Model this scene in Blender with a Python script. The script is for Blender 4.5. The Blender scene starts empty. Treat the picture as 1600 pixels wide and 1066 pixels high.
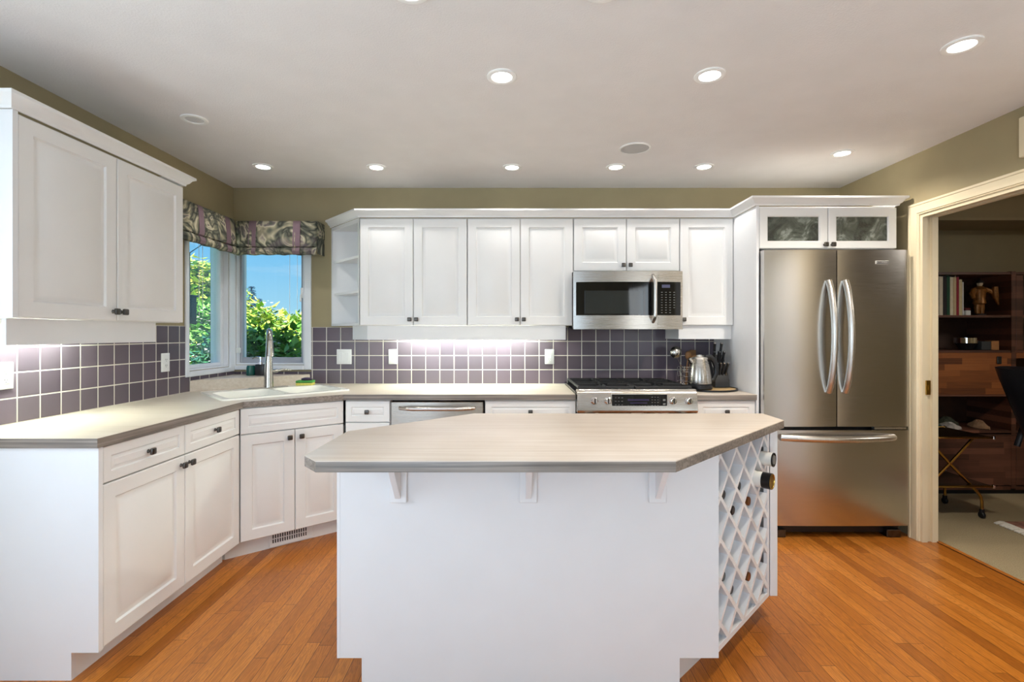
import bpy, bmesh, math, random
from mathutils import Vector, Matrix
random.seed(7)
F = 780.0                       # focal length in pixels of the 1600 px wide frame
EYE = 1.299                     # eye height; the camera stands at x=0, y=0 and looks along +y
def Yd(s): return F / s         # depth at which one metre spans s pixels
sc = bpy.context.scene
col = sc.collection

# ------------------------------------------------------------------ camera, sky, sun, large lights, exposure
cam_d = bpy.data.cameras.new('camera'); cam = bpy.data.objects.new('camera', cam_d); col.objects.link(cam)
cam.location = (0, 0, EYE); cam.rotation_euler = (math.pi/2, 0, 0)
cam_d.sensor_fit = 'HORIZONTAL'; cam_d.sensor_width = 36.0; cam_d.lens = F/1600*36
cam_d.shift_y = -11/1600; cam_d.clip_start = .05; cam_d.clip_end = 200
sc.camera = cam
sc.view_settings.view_transform = 'Standard'; sc.view_settings.look = 'None'
sc.view_settings.gamma = 1.0; sc.view_settings.use_curve_mapping = False
sc.view_settings.exposure = 0.0

world = bpy.data.worlds.new('sky'); sc.world = world; world.use_nodes = True
wn = world.node_tree; wn.nodes.clear()
wo = wn.nodes.new('ShaderNodeOutputWorld'); wb = wn.nodes.new('ShaderNodeBackground'); wc = wn.nodes.new('ShaderNodeTexCoord'); wsep = wn.nodes.new('ShaderNodeSeparateXYZ'); wr = wn.nodes.new('ShaderNodeValToRGB')
wz = wn.nodes.new('ShaderNodeTexNoise'); wmap = wn.nodes.new('ShaderNodeMapping'); wcr = wn.nodes.new('ShaderNodeValToRGB'); wmix = wn.nodes.new('ShaderNodeMix'); wmix.data_type = 'RGBA'
for p, c in ((0, (.42, .76, .92, 1)), (.15, (.20, .58, .94, 1))):
    e = wr.color_ramp.elements[0 if p == 0 else 1]; e.position = p; e.color = c
e = wr.color_ramp.elements.new(.7); e.color = (.08, .26, .70, 1)
wmap.inputs['Scale'].default_value = (1.6, 1.6, 9); wz.inputs['Scale'].default_value = 2.2; wz.inputs['Detail'].default_value = 4
wcr.color_ramp.elements[0].position = .50; wcr.color_ramp.elements[0].color = (0, 0, 0, 1); wcr.color_ramp.elements[1].position = .80; wcr.color_ramp.elements[1].color = (.75, .75, .75, 1)
wb.inputs['Strength'].default_value = 1.0
L_ = wn.links.new
L_(wc.outputs['Generated'], wsep.inputs[0]); L_(wsep.outputs[2], wr.inputs[0]); L_(wc.outputs['Generated'], wmap.inputs[0]); L_(wmap.outputs[0], wz.inputs['Vector'])
L_(wz.outputs['Fac'], wcr.inputs[0]); L_(wcr.outputs[0], wmix.inputs[0]); L_(wr.outputs[0], wmix.inputs[6]); wmix.inputs[7].default_value = (.82, .93, 1, 1)
wn.links.new(wmix.outputs[2], wb.inputs['Color']); wn.links.new(wb.outputs[0], wo.inputs['Surface'])

def light(name, kind, loc, energy, color=(1,1,1), **kw):
    d = bpy.data.lights.new(name, kind); d.energy = energy; d.color = color
    tgt = kw.pop('target', None)
    for k, v in kw.items(): setattr(d, k, v)
    o = bpy.data.objects.new(name, d); col.objects.link(o); o.location = loc
    if tgt is not None:
        o.rotation_euler = (Vector(tgt)-Vector(loc)).to_track_quat('-Z', 'Y').to_euler()
    return o
light('sun', 'SUN', (2, -3.8, 9), 14, (1, .95, .86), angle=.01, target=(-.6, 2, 0))
# daylight that comes in through the glazing in the wall behind the viewpoint
light('patio_daylight', 'AREA', (-1.15, -3.05, 1.35), 56, (.62, .78, 1.0), shape='RECTANGLE', size=1.7, size_y=1.9, target=(-1.0, 0, 1.30))
light('window_daylight', 'AREA', (2.54, -1.6, 1.45), 24, (.88, .94, 1.0), shape='RECTANGLE', size=1.3, size_y=1.3, target=(0, .3, 1.0))

light('side_window_daylight', 'AREA', (-2.20, .70, 1.42), 30, (.76, .88, 1.0), shape='RECTANGLE', size=1.15, size_y=1.1, target=(0, .70, 1.38))
# ------------------------------------------------------------------ materials
def srgb(r, g, b):
    f = lambda c: (c/255/12.92) if c/255 <= .04045 else ((c/255+.055)/1.055)**2.4
    return (f(r), f(g), f(b), 1)
class G:
    """A small helper round one node tree."""
    def __init__(s, name):
        s.m = bpy.data.materials.new(name); s.m.use_nodes = True; s.t = s.m.node_tree
        s.b = s.t.nodes['Principled BSDF']; s.out = s.t.nodes['Material Output']
    def n(s, typ, ins=None, **kw):
        x = s.t.nodes.new('ShaderNode'+typ)
        for k, v in kw.items(): setattr(x, k, v)
        for k, v in (ins or {}).items(): s.put(x.inputs[k], v)
        return x
    def put(s, sock, v):
        if hasattr(v, 'is_output'): s.t.links.new(v, sock)
        else: sock.default_value = v
    def math(s, op, a, b=0.0, c=0.0):
        x = s.n('Math', {0: a, 1: b}, operation=op)
        if op in ('MULTIPLY_ADD', 'WRAP', 'PINGPONG', 'SMOOTH_MIN'): s.put(x.inputs[2], c)
        return x.outputs[0]
    def pos(s):
        g = s.n('NewGeometry'); return g.outputs['Position']
    def obj(s): return s.n('TexCoord').outputs['Object']
    def sep(s, v):
        x = s.n('SeparateXYZ', {0: v}); return x.outputs
    def comb(s, x, y, z): return s.n('CombineXYZ', {0: x, 1: y, 2: z}).outputs[0]
    def scale(s, v, f): return s.n('VectorMath', {0: v, 1: f}, operation='MULTIPLY').outputs[0]
    def noise(s, v, sc_, det=3, rough=.5, dist=0):
        return s.n('TexNoise', {'Vector': v, 'Scale': sc_, 'Detail': det, 'Roughness': rough, 'Distortion': dist}).outputs['Fac']
    def ramp(s, f, stops, interp='LINEAR'):
        x = s.n('ValToRGB', {0: f}); e = x.color_ramp; e.interpolation = interp
        while len(e.elements) < len(stops): e.elements.new(.5)
        for el, (p, c) in zip(e.elements, stops): el.position = p; el.color = c
        return x.outputs[0]
    def mix(s, f, a, b, blend='MIX'):
        x = s.n('Mix', data_type='RGBA', blend_type=blend)
        s.put(x.inputs[0], f); s.put(x.inputs[6], a); s.put(x.inputs[7], b); return x.outputs[2]
    def bump(s, h, strength=.2, dist=.01):
        s.put(s.b.inputs['Normal'], s.n('Bump', {'Height': h, 'Strength': strength, 'Distance': dist}).outputs[0])
    def set(s, **kw):
        for k, v in kw.items(): s.put(s.b.inputs[k.replace('_', ' ')], v)
        return s
def plain(name, c, rough=.5, metal=0, var=.06, vs=6, bump=0, bs=60, **kw):
    """A one-colour material with a little procedural unevenness."""
    g = G(name)
    f = g.noise(g.pos(), vs, 3)
    d = tuple(x*(1-var) for x in c[:3])+(1,); l = tuple(min(1, x*(1+var)) for x in c[:3])+(1,)
    g.set(Base_Color=g.ramp(f, [(.3, d), (.7, l)]), Roughness=rough, Metallic=metal)
    if bump: g.bump(g.noise(g.pos(), bs, 4), bump, .004)
    for k, v in kw.items(): g.put(g.b.inputs[k.replace('_', ' ')], v)
    return g.m
M = {}
M['wall'] = plain('khaki wall paint', srgb(160, 147, 114), .75, var=.03, bump=.05, bs=220)
M['ceiling'] = plain('textured ceiling paint', srgb(232, 229, 227), .9, var=.02, bump=.35, bs=130)
M['white'] = plain('white cabinet lacquer', srgb(238, 237, 234), .35, var=.012)
M['panelwhite'] = plain('white panel paint', srgb(236, 236, 236), .45, var=.012)
M['casing'] = plain('cream trim paint', srgb(226, 212, 180), .4, var=.03)
M['vinyl'] = plain('white window vinyl', srgb(236, 238, 242), .35, var=.02)
M['sashgrey'] = plain('grey window sash', srgb(176, 178, 186), .4, var=.02)
M['plastic'] = plain('white plastic', srgb(245, 245, 242), .3, var=.01)
M['pewter'] = plain('pewter', srgb(92, 88, 84), .3, 1, var=.2, vs=40)
M['porcelain'] = plain('white sink enamel', srgb(242, 240, 232), .12, var=.01)
M['black'] = plain('black plastic', srgb(22, 22, 24), .35, var=.1)
M['iron'] = plain('black cast iron', srgb(26, 26, 27), .5, var=.2, bump=.2, bs=300)
M['blackglass'] = plain('black glass', srgb(14, 14, 15), .05, var=.05)
M['smokeglass'] = plain('smoked oven window', srgb(44, 48, 48), .06, var=.05)
M['dark'] = plain('shadow gap liner', srgb(30, 29, 28), .8, var=.1)
M['nickel'] = plain('brushed nickel', srgb(196, 194, 188), .24, 1, var=.04)
M['chrome'] = plain('chrome', srgb(225, 225, 228), .08, 1, var=.02)
M['brass'] = plain('polished brass', srgb(190, 150, 78), .22, 1, var=.05)
M['leather'] = plain('black leather', srgb(24, 25, 30), .32, var=.15, bump=.25, bs=180)
M['grille'] = plain('grey speaker cloth', srgb(190, 189, 187), .9, var=.04, bump=.4, bs=500)
def steel(name, c, rough=.26, axis=2):
    g = G(name)
    s = [8, 8, 8]; s[axis] = 900
    f = g.noise(g.scale(g.pos(), tuple(s)), 1.0, 2)
    r = g.math('MULTIPLY_ADD', f, .16, rough-.08)
    g.set(Base_Color=g.ramp(f, [(.2, tuple(x*.9 for x in c[:3])+(1,)), (.8, c)]), Roughness=r, Metallic=1.0)
    g.bump(f, .03, .001)
    return g.m
M['steel'] = steel('brushed stainless steel', srgb(186, 180, 172))
M['steelh'] = steel('satin steel handle', srgb(214, 210, 204), .3, 0)
M['steeldoor'] = steel('brushed fridge steel', srgb(206, 203, 199), .22, 2)
def emit(name, c, s):
    g = G(name); g.set(Base_Color=c, Emission_Color=c, Emission_Strength=s, Roughness=.4); return g.m
M['lamp'] = emit('lit lamp lens', (1, .96, .9, 1), 14)
M['lampoff'] = plain('unlit lamp lens', srgb(215, 215, 215), .3)
M['tube'] = emit('lit fluorescent tube', (.90, 1, .86, 1), 75)
M['display'] = emit('violet digital display', srgb(44, 33, 72), .06)
M['display2'] = emit('pale blue clock display', srgb(62, 66, 98), .10)
M['keys'] = plain('grey key legends', srgb(120, 120, 118), .5)
def tile(name, ax, per, phase, zph=.910):
    g = G(name); p = g.sep(g.pos())
    u = g.math('DIVIDE', g.math('SUBTRACT', p[ax], phase), per); v = g.math('DIVIDE', g.math('SUBTRACT', p[2], zph), .1105)
    fu = g.math('FRACT', u); fv = g.math('FRACT', v)
    du = g.math('MULTIPLY', g.math('MINIMUM', fu, g.math('SUBTRACT', 1.0, fu)), per)
    dv = g.math('MULTIPLY', g.math('MINIMUM', fv, g.math('SUBTRACT', 1.0, fv)), .1105)
    d = g.math('MINIMUM', du, dv)
    mask = g.n('MapRange', {0: d, 1: .0024, 2: .0034}).outputs[0]
    rnd = g.n('TexWhiteNoise', {'Vector': g.comb(g.math('FLOOR', u), g.math('FLOOR', v), 3.0)}, noise_dimensions='3D').outputs[0]
    c = g.ramp(rnd, [(0, srgb(88, 78, 88)), (.5, srgb(98, 88, 97)), (1, srgb(104, 92, 104))])
    g.set(Base_Color=g.mix(mask, srgb(222, 216, 205), c), Roughness=g.math('MULTIPLY_ADD', mask, -.51, .75), Specular_IOR_Level=.35)
    wob = g.noise(g.pos(), 14, 2)
    h = g.math('ADD', g.n('MapRange', {0: d, 1: .001, 2: .006}).outputs[0], g.math('MULTIPLY', wob, .5))
    g.bump(h, .35, .0025)
    return g.m
M['tileback'] = tile('mauve tile', 0, .1105, -1.446)
M['tileleft'] = tile('mauve tile side', 1, .1067, 2.186)
def laminate(name, a, b, c, ax=0, sc_=1.0):
    g = G(name); s = [70*sc_, 70*sc_, 70*sc_]; s[ax] = 1.6
    f = g.noise(g.scale(g.pos(), tuple(s)), 1.0, 5, .6, .4)
    f2 = g.noise(g.pos(), 5, 2)
    k = g.math('MULTIPLY_ADD', f2, .35, g.math('SUBTRACT', f, .17))
    g.set(Base_Color=g.ramp(k, [(.3, a), (.5, b), (.7, c)]), Roughness=.33)
    return g.m
M['lam'] = laminate('pale oak laminate', srgb(196, 181, 164), srgb(206, 193, 178), srgb(214, 203, 190))
M['lamedge'] = laminate('streaked laminate edge', srgb(98, 90, 84), srgb(130, 120, 111), srgb(160, 149, 139), 0, 1.4)
M['lamedgey'] = laminate('streaked laminate side edge', srgb(98, 90, 84), srgb(130, 120, 111), srgb(160, 149, 139), 1, 1.4)
def oak():
    g = G('oak strip floor'); p = g.sep(g.pos()); W = .0575
    u = g.math('DIVIDE', p[0], W); row = g.math('FLOOR', u)
    r1 = g.n('TexWhiteNoise', {'W': row}, noise_dimensions='1D').outputs[0]
    L = g.math('MULTIPLY_ADD', r1, .5, .75)
    v = g.math('DIVIDE', g.math('ADD', p[1], g.math('MULTIPLY', r1, 37.0)), L); pid = g.math('FLOOR', v)
    rnd = g.n('TexWhiteNoise', {'Vector': g.comb(row, pid, 0.0)}, noise_dimensions='3D').outputs[0]
    fu = g.math('FRACT', u); fv = g.math('FRACT', v)
    du = g.math('MULTIPLY', g.math('MINIMUM', fu, g.math('SUBTRACT', 1.0, fu)), W)
    dv = g.math('MULTIPLY', g.math('MINIMUM', fv, g.math('SUBTRACT', 1.0, fv)), L)
    d = g.math('MINIMUM', du, dv)
    gap = g.n('MapRange', {0: d, 1: .0006, 2: .0016}).outputs[0]
    sh = g.math('MULTIPLY', rnd, 19.0)
    q = g.comb(g.math('ADD', g.math('MULTIPLY', p[0], 26.0), sh), g.math('ADD', g.math('MULTIPLY', p[1], 2.2), sh), sh)
    cath = g.noise(q, 1.0, 3, .55, 1.6)
    rings = g.math('PINGPONG', g.math('MULTIPLY', cath, 9.0), .5)
    fine = g.noise(g.scale(g.pos(), (420, 9, 1)), 1.0, 3, .6)
    base = g.ramp(rnd, [(0, srgb(164, 94, 28)), (.3, srgb(188, 112, 38)), (.75, srgb(200, 122, 42)), (1, srgb(212, 134, 54))])
    k = g.math('MULTIPLY_ADD', rings, .8, g.math('MULTIPLY', fine, .55))
    c = g.mix(g.n('MapRange', {0: k, 1: .15, 2: .62}).outputs[0], g.mix(.62, base, srgb(116, 60, 18)), base)
    c = g.mix(gap, srgb(84, 44, 14), c)
    g.set(Base_Color=c, Roughness=g.math('MULTIPLY_ADD', fine, .12, .24))
    g.bump(g.math('ADD', gap, g.math('MULTIPLY', fine, .15)), .12, .002)
    return g.m
M['oak'] = oak()
def carpet():
    g = G('beige carpet'); f = g.noise(g.pos(), 260, 3)
    g.set(Base_Color=g.ramp(f, [(.3, srgb(150, 132, 98)), (.7, srgb(196, 178, 142))]), Roughness=.95); g.bump(f, .6, .01); return g.m
M['carpet'] = carpet()
M['bouncefloor'] = plain('pale bounce floor', srgb(222, 224, 230), .95, var=.06, vs=40, bump=.4, bs=260)  # for the added floor out of view, pale to keep bounced light neutral
def walnut(name, a, b, c, ax=0):
    g = G(name); p = g.sep(g.pos())
    r = g.math('FLOOR', g.math('DIVIDE', p[2], .048))
    rr = g.n('TexWhiteNoise', {'W': r}, noise_dimensions='1D').outputs[0]
    pid = g.math('FLOOR', g.math('DIVIDE', g.math('ADD', p[ax], g.math('MULTIPLY', rr, 5.0)), .36))
    rnd = g.n('TexWhiteNoise', {'Vector': g.comb(r, pid, 1.0)}, noise_dimensions='3D').outputs[0]
    fine = g.noise(g.scale(g.pos(), (4, 60, 130)), 1.0, 4, .6, .5)
    k = g.math('MULTIPLY_ADD', rnd, .5, g.math('MULTIPLY', fine, .5))
    g.set(Base_Color=g.ramp(k, [(.2, a), (.5, b), (.8, c)]), Roughness=.4); return g.m
M['walnut'] = walnut('walnut strip veneer', srgb(84, 44, 22), srgb(134, 76, 36), srgb(164, 98, 50))
M['walnutd'] = walnut('dark rosewood veneer', srgb(60, 34, 24), srgb(92, 56, 42), srgb(116, 74, 56))
M['darkwood'] = plain('dark cabinet carcass', srgb(66, 42, 28), .5, var=.25, vs=9)
def fabric():
    g = G('floral fabric')
    w = g.noise(g.pos(), 4.0, 2, .5, .6)
    s = g.n('TexNoise', {'Vector': g.pos(), 'Scale': 4.2, 'Detail': 2.0, 'Distortion': 2.4}).outputs['Fac']
    k = g.math('PINGPONG', g.math('MULTIPLY', s, 4.2), 1.0)
    c = g.ramp(k, [(0, srgb(52, 52, 46)), (.2, srgb(96, 98, 84)), (.45, srgb(150, 142, 118)), (.62, srgb(190, 182, 156)), (.8, srgb(122, 110, 108)), (1, srgb(84, 92, 78))])
    c = g.mix(g.n('MapRange', {0: w, 1: .52, 2: .62}).outputs[0], c, g.mix(.55, c, srgb(96, 82, 92)))
    g.set(Base_Color=c, Roughness=.9); g.bump(g.noise(g.pos(), 400, 2), .15, .002); return g.m
M['fabric'] = fabric()
M['strap'] = plain('mauve fabric strap', srgb(118, 96, 104), .85, var=.06, vs=30)
def glass(name, tint=(1, 1, 1, 1), refl=.06):
    g = G(name); t = g.n('BsdfTransparent', {0: tint}); gl = g.n('BsdfGlossy', {'Roughness': .02})
    lw = g.n('LayerWeight', {0: .12}); f = g.math('MULTIPLY_ADD', lw.outputs['Fresnel'], .7, refl*.3)
    mx = g.n('MixShader', {0: f, 1: t.outputs[0], 2: gl.outputs[0]})
    g.t.links.new(mx.outputs[0], g.out.inputs[0]); return g.m
M['glass'] = glass('window glass')
def frosted():
    g = G('rippled cabinet glass'); f = g.noise(g.pos(), 60, 3, .5, 1.2)
    w = g.noise(g.pos(), 7, 3, .6, 2.0); g.set(Base_Color=g.ramp(w, [(.35, srgb(64, 68, 58)), (.55, srgb(110, 116, 104)), (.7, srgb(176, 182, 172))]), Roughness=.12, Transmission_Weight=.25); g.bump(f, .8, .01); return g.m
M['ripple'] = frosted()
def foliage(name, cols):
    g = G(name); r = g.n('NewGeometry').outputs['Random Per Island']
    n = len(cols); g.set(Base_Color=g.ramp(r, [(i/(n-1), c) for i, c in enumerate(cols)]), Roughness=.55); return g.m
M['leaf1'] = foliage('yellow green leaves', [srgb(80, 140, 50), srgb(130, 180, 60), srgb(190, 214, 84), srgb(224, 220, 110), srgb(110, 170, 70)])
M['leaf2'] = foliage('green leaves', [srgb(56, 120, 50), srgb(100, 166, 66), srgb(150, 200, 96), srgb(80, 146, 76)])
M['leaf3'] = foliage('dark conifer leaves', [srgb(30, 84, 72), srgb(44, 110, 84), srgb(66, 136, 92)])
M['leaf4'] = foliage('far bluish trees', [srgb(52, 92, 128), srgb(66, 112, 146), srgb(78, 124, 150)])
M['petal'] = foliage('white blossom', [srgb(236, 240, 238), srgb(214, 226, 232), srgb(245, 244, 236)])
M['bark'] = plain('brown bark', srgb(92, 74, 58), .9, var=.2)
M['lawn'] = plain('lawn', srgb(70, 104, 50), .95, var=.3, vs=12)

# ------------------------------------------------------------------ mesh building
class MB:
    """Collects shapes into one bmesh; self.M is applied to every new shape."""
    def __init__(s, M_=None): s.b = bmesh.new(); s.M = M_ or Matrix.Identity(4); s.mi = 0
    def vs(s, pts): return [s.b.verts.new(s.M @ Vector(p)) for p in pts]
    def face(s, vs):
        try: f = s.b.faces.new(vs); f.material_index = s.mi; return f
        except ValueError: return None
    def box(s, x0, x1, y0, y1, z0, z1, bev=0, seg=1, rot=None):
        if x0 > x1: x0, x1 = x1, x0
        if y0 > y1: y0, y1 = y1, y0
        if z0 > z1: z0, z1 = z1, z0
        P = [(x0,y0,z0),(x1,y0,z0),(x1,y1,z0),(x0,y1,z0),(x0,y0,z1),(x1,y0,z1),(x1,y1,z1),(x0,y1,z1)]
        if rot is not None: P = [rot @ Vector(p) for p in P]
        v = s.vs(P)
        fs = [s.face([v[i] for i in q]) for q in ((0,3,2,1),(4,5,6,7),(0,1,5,4),(1,2,6,5),(2,3,7,6),(3,0,4,7))]
        if bev:
            es = list({e for f in fs for e in f.edges})
            bmesh.ops.bevel(s.b, geom=es, offset=bev, segments=seg, profile=.5, affect='EDGES')
        return s
    def prism(s, poly, z0, z1, side_mi=None, bev=0):
        """poly: (x, y) counter-clockwise seen from above."""
        lo = s.vs([(x, y, z0) for x, y in poly]); hi = s.vs([(x, y, z1) for x, y in poly])
        n = len(poly); keep = s.mi
        top = s.face(hi); s.face(lo[::-1])
        for i in range(n):
            if side_mi is not None: s.mi = side_mi[i] if isinstance(side_mi, (list, tuple)) else side_mi
            s.face([lo[i], lo[(i+1) % n], hi[(i+1) % n], hi[i]])
        s.mi = keep
        if bev and top: bmesh.ops.bevel(s.b, geom=list(top.edges), offset=bev, segments=2, profile=.5, affect='EDGES')
        return s
    def extrude_x(s, prof, x0, x1):
        """prof: (y, z) outline carried along x."""
        a = s.vs([(x0, y, z) for y, z in prof]); b = s.vs([(x1, y, z) for y, z in prof]); n = len(prof)
        s.face(a[::-1]); s.face(b)
        for i in range(n): s.face([a[i], a[(i+1) % n], b[(i+1) % n], b[i]])
        return s
    def rings(s, loops, cap0=True, cap1=True, closed=True):
        R = [s.vs(l) for l in loops]; n = len(R[0])
        for A, B in zip(R, R[1:]):
            for i in range(n if closed else n-1): s.face([A[i], A[(i+1) % n], B[(i+1) % n], B[i]])
        if cap0: s.face(R[0][::-1])
        if cap1: s.face(R[-1])
        return s
    def lathe(s, prof, c=(0,0,0), n=24, axis='z', cap0=True, cap1=True, ph=0):
        """prof: (radius, height)."""
        L = []
        for r, h in prof:
            l = []
            for i in range(n):
                t = 2*math.pi*i/n+ph; a, b = r*math.cos(t), r*math.sin(t)
                p = {'z': (a, b, h), 'y': (b, h, a), 'x': (h, a, b)}[axis]
                l.append((c[0]+p[0], c[1]+p[1], c[2]+p[2]))
            L.append(l)
        return s.rings(L, cap0, cap1)
    def tube(s, path, r, n=10, flat=1.0):
        path = [Vector(p) for p in path]; R = r if isinstance(r, (list, tuple)) else [r]*len(path)
        up = None; L = []
        for i, p in enumerate(path):
            a = path[max(i-1, 0)]; b = path[min(i+1, len(path)-1)]; d = (b-a).normalized()
            if up is None:
                up = Vector((0,0,1)) if abs(d.z) < .9 else Vector((0,1,0))
            sd = d.cross(up).normalized(); up = sd.cross(d).normalized()
            L.append([p+sd*(R[i]*math.cos(2*math.pi*k/n))+up*(R[i]*flat*math.sin(2*math.pi*k/n)) for k in range(n)])
        return s.rings(L)
    def ball(s, c, r, sx=1, sy=1, sz=1, n=16, m=10):
        L = []
        for j in range(m+1):
            t = math.pi*(j+.02 if j == 0 else (j-.02 if j == m else j))/m
            L.append([(c[0]+sx*r*math.sin(t)*math.cos(2*math.pi*k/n), c[1]+sy*r*math.sin(t)*math.sin(2*math.pi*k/n), c[2]-sz*r*math.cos(t)) for k in range(n)])
        return s.rings(L)
    def sweep(s, path, prof):
        """A moulding: path of (x, y), prof of (outward to the right of travel, z), mitred."""
        n = len(path); L = []
        P = [Vector(p) for p in path]
        for i in range(n):
            d0 = (P[i]-P[i-1]).normalized() if i else (P[1]-P[0]).normalized()
            d1 = (P[i+1]-P[i]).normalized() if i < n-1 else d0
            n0 = Vector((d0.y, -d0.x)); n1 = Vector((d1.y, -d1.x)); m = (n0+n1).normalized(); k = 1/max(.2, m.dot(n0))
            L.append([(P[i].x+m.x*o*k, P[i].y+m.y*o*k, z) for o, z in prof])
        return s.rings(L)
    def build(s, name, mats, parent=None, world=False, smooth=True):
        bmesh.ops.remove_doubles(s.b, verts=s.b.verts, dist=1e-6)
        bmesh.ops.recalc_face_normals(s.b, faces=s.b.faces)
        me = bpy.data.meshes.new(name); s.b.to_mesh(me); s.b.free()
        for m in (mats if isinstance(mats, (list, tuple)) else [mats]): me.materials.append(M[m])
        if smooth:
            me.shade_smooth(); me.set_sharp_from_angle(angle=math.radians(32))
        o = bpy.data.objects.new(name, me); col.objects.link(o)
        if parent is not None:
            o.parent = parent
            if world: o.matrix_parent_inverse = WM[parent.name].inverted()
            WM[o.name] = WM[parent.name] if not world else Matrix.Identity(4)
        else: WM[o.name] = Matrix.Identity(4)
        return o
WM = {}
def thing(name, label, cat, loc=(0,0,0), rz=0, group=None):
    o = bpy.data.objects.new(name, None); col.objects.link(o); o.empty_display_size = .1
    o.location = loc; o.rotation_euler = (0, 0, rz)
    WM[o.name] = Matrix.Translation(loc) @ Matrix.Rotation(rz, 4, 'Z')
    o['label'] = label; o['category'] = cat
    if group: o['group'] = group
    return o
def tag(o, label, cat, group=None, kind=None):
    o['label'] = label; o['category'] = cat
    if group: o['group'] = group
    if kind: o['kind'] = kind
    return o
def struct(o): o['kind'] = 'structure'; return o
def copy_tree(o, parent=None):
    c = o.copy(); col.objects.link(c)
    if parent is not None: c.parent = parent
    for ch in list(o.children): copy_tree(ch, c)
    return c
def arc(n, a, b): return [a+(b-a)*i/n for i in range(n+1)]

# ================================================================== the setting
H = 2.44; XL = -2.175; XR = 2.56; YB = 3.9; CT = .910; CB = .874
def slab(name, mat, *boxes):
    m = MB()
    for b in boxes: m.box(*b)
    return struct(m.build(name, mat, smooth=False))
slab('floor', 'oak', (-2.3, 2.655, .9, 3.9, -.05, 0))
slab('floor_bounce', 'bouncefloor', (-2.3, 2.655, -3.24, .9, -.05, .004))  # unseen pale floor, added so sunlight bounces up without an orange cast
slab('floor_carpet', 'carpet', (2.655, 6.3, -.6, 4.5, -.05, .004))
slab('ceiling', 'ceiling', (-2.5, 2.65, -3.24, 4.2, H, H+.06))
slab('ceiling_office', 'ceiling', (2.65, 6.3, -.6, 4.5, H, H+.06))
slab('wall_left', 'wall', (XL-.14, XL, -3.24, .05, 0, H), (XL-.14, XL, .05, 1.35, 0, .8), (XL-.14, XL, .05, 1.35, 2.05, H), (XL-.14, XL, 1.35, 3.346, 0, H), (XL-.14, XL, 3.346, 3.83, 0, 1.05), (XL-.14, XL, 3.346, 3.83, 2.12, H), (XL-.14, XL, 3.83, 4.04, 0, H))
slab('wall_back', 'wall', (XL, -2.155, YB, YB+.14, 0, H), (-2.155, -1.62, YB, YB+.14, 0, 1.06), (-2.155, -1.62, YB, YB+.14, 2.12, H), (-1.62, XR, YB, YB+.14, 0, H))
slab('wall_right', 'wall', (XR, XR+.09, 3.126, 4.5, 0, H), (XR, XR+.09, 2.1, 3.126, 2.045, H), (XR, XR+.09, -.9, 2.1, 0, H), (XR, XR+.09, -2.3, -.9, 0, .75), (XR, XR+.09, -2.3, -.9, 2.15, H), (XR, XR+.09, -3.24, -2.3, 0, H))
slab('wall_front', 'wall', (XL, -2.05, -3.24, -3.1, 0, H), (-2.05, -.25, -3.24, -3.1, 0, .3), (-2.05, -.25, -3.24, -3.1, 2.35, H), (-.25, XR, -3.24, -3.1, 0, H))
slab('wall_office_back', 'wall', (2.65, 6.3, 4.42, 4.5, 0, H))
slab('wall_office_side', 'wall', (6.2, 6.3, -.6, 4.42, 0, H), (2.65, 6.2, -.6, -.5, 0, H))
slab('trim_soffit', 'wall', (2.65, 6.2, 4.0, 4.42, 2.217, H), (2.65, 6.2, 3.985, 4.0, 2.207, 2.235), (2.65, 6.2, 3.95, 4.0, 2.40, H))
slab('lawn', 'lawn', (-40, 20, 4.05, 60, -.36, -.3), (-40, -2.35, -10, 4.05, -.36, -.3))
slab('backsplash_back', 'tileback', (-2.167, -1.565, YB-.008, YB, CT, 1.005), (-1.565, 1.575, YB-.008, YB, CT-.25, 1.352))
slab('backsplash_left', 'tileleft', (XL, XL+.008, 1.6, 3.31, CT, 1.352), (XL, XL+.008, 3.31, YB-.008, CT, 1.02))
# baseboard strips of the wall behind the viewpoint and of the office
slab('baseboard_front', 'casing', (XL, -2.05, -3.1, -3.085, 0, .09), (-.25, XR, -3.1, -3.085, 0, .09))
slab('baseboard_office', 'casing', (2.65, 2.665, 3.2, 4.42, .004, .09))

def raised(m, x0, x1, z0, z1, y=-.02, t=.02, fr=.055):
    """A one-piece door or drawer front with a routed raised field; its face at y, its back at y+t."""
    L = []; k = .5 if fr < .05 else 1.0
    for ins, dy in ((0, t), (0, .003), (.003, 0), (fr+.004*k, 0), (fr+.010*k, .0085*(.4+.6*k)), (fr+.016*k, .0095*(.4+.6*k)), (fr+.036*k, .0025), (fr+.040*k, .001)):
        L.append([(x0+ins, y+dy, z0+ins), (x1-ins, y+dy, z0+ins), (x1-ins, y+dy, z1-ins), (x0+ins, y+dy, z1-ins)])
    m.rings(L)
d2 = struct(thing('door_reflector', 'added white door for the fridge reflection', 'door')); del d2['label']; del d2['category']  # unseen white door, added to brighten the reflection in the fridge
m = MB(); m.box(XR-.02, XR, .92, 1.00, .0, 2.1); m.box(XR-.02, XR, 1.88, 1.96, .0, 2.1); m.box(XR-.02, XR, 1.0, 1.88, 2.03, 2.1); m.build('casing', 'casing', d2)
m = MB(Matrix(((0, 1, 0, XR-.012), (1, 0, 0, 0), (0, 0, 1, 0), (0, 0, 0, 1)))); raised(m, 1.0, 1.88, .01, .95, -.014, .025, .11); raised(m, 1.0, 1.88, .95, 2.03, -.014, .025, .11); m.build('leaf', 'white', d2)
m = MB(); m.lathe([(.012, -.03), (.012, -.05), (.027, -.06), (.030, -.075), (.02, -.09)], (XR, 1.82, .98), 18, 'x'); m.build('door_knob', 'brass', d2)
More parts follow.
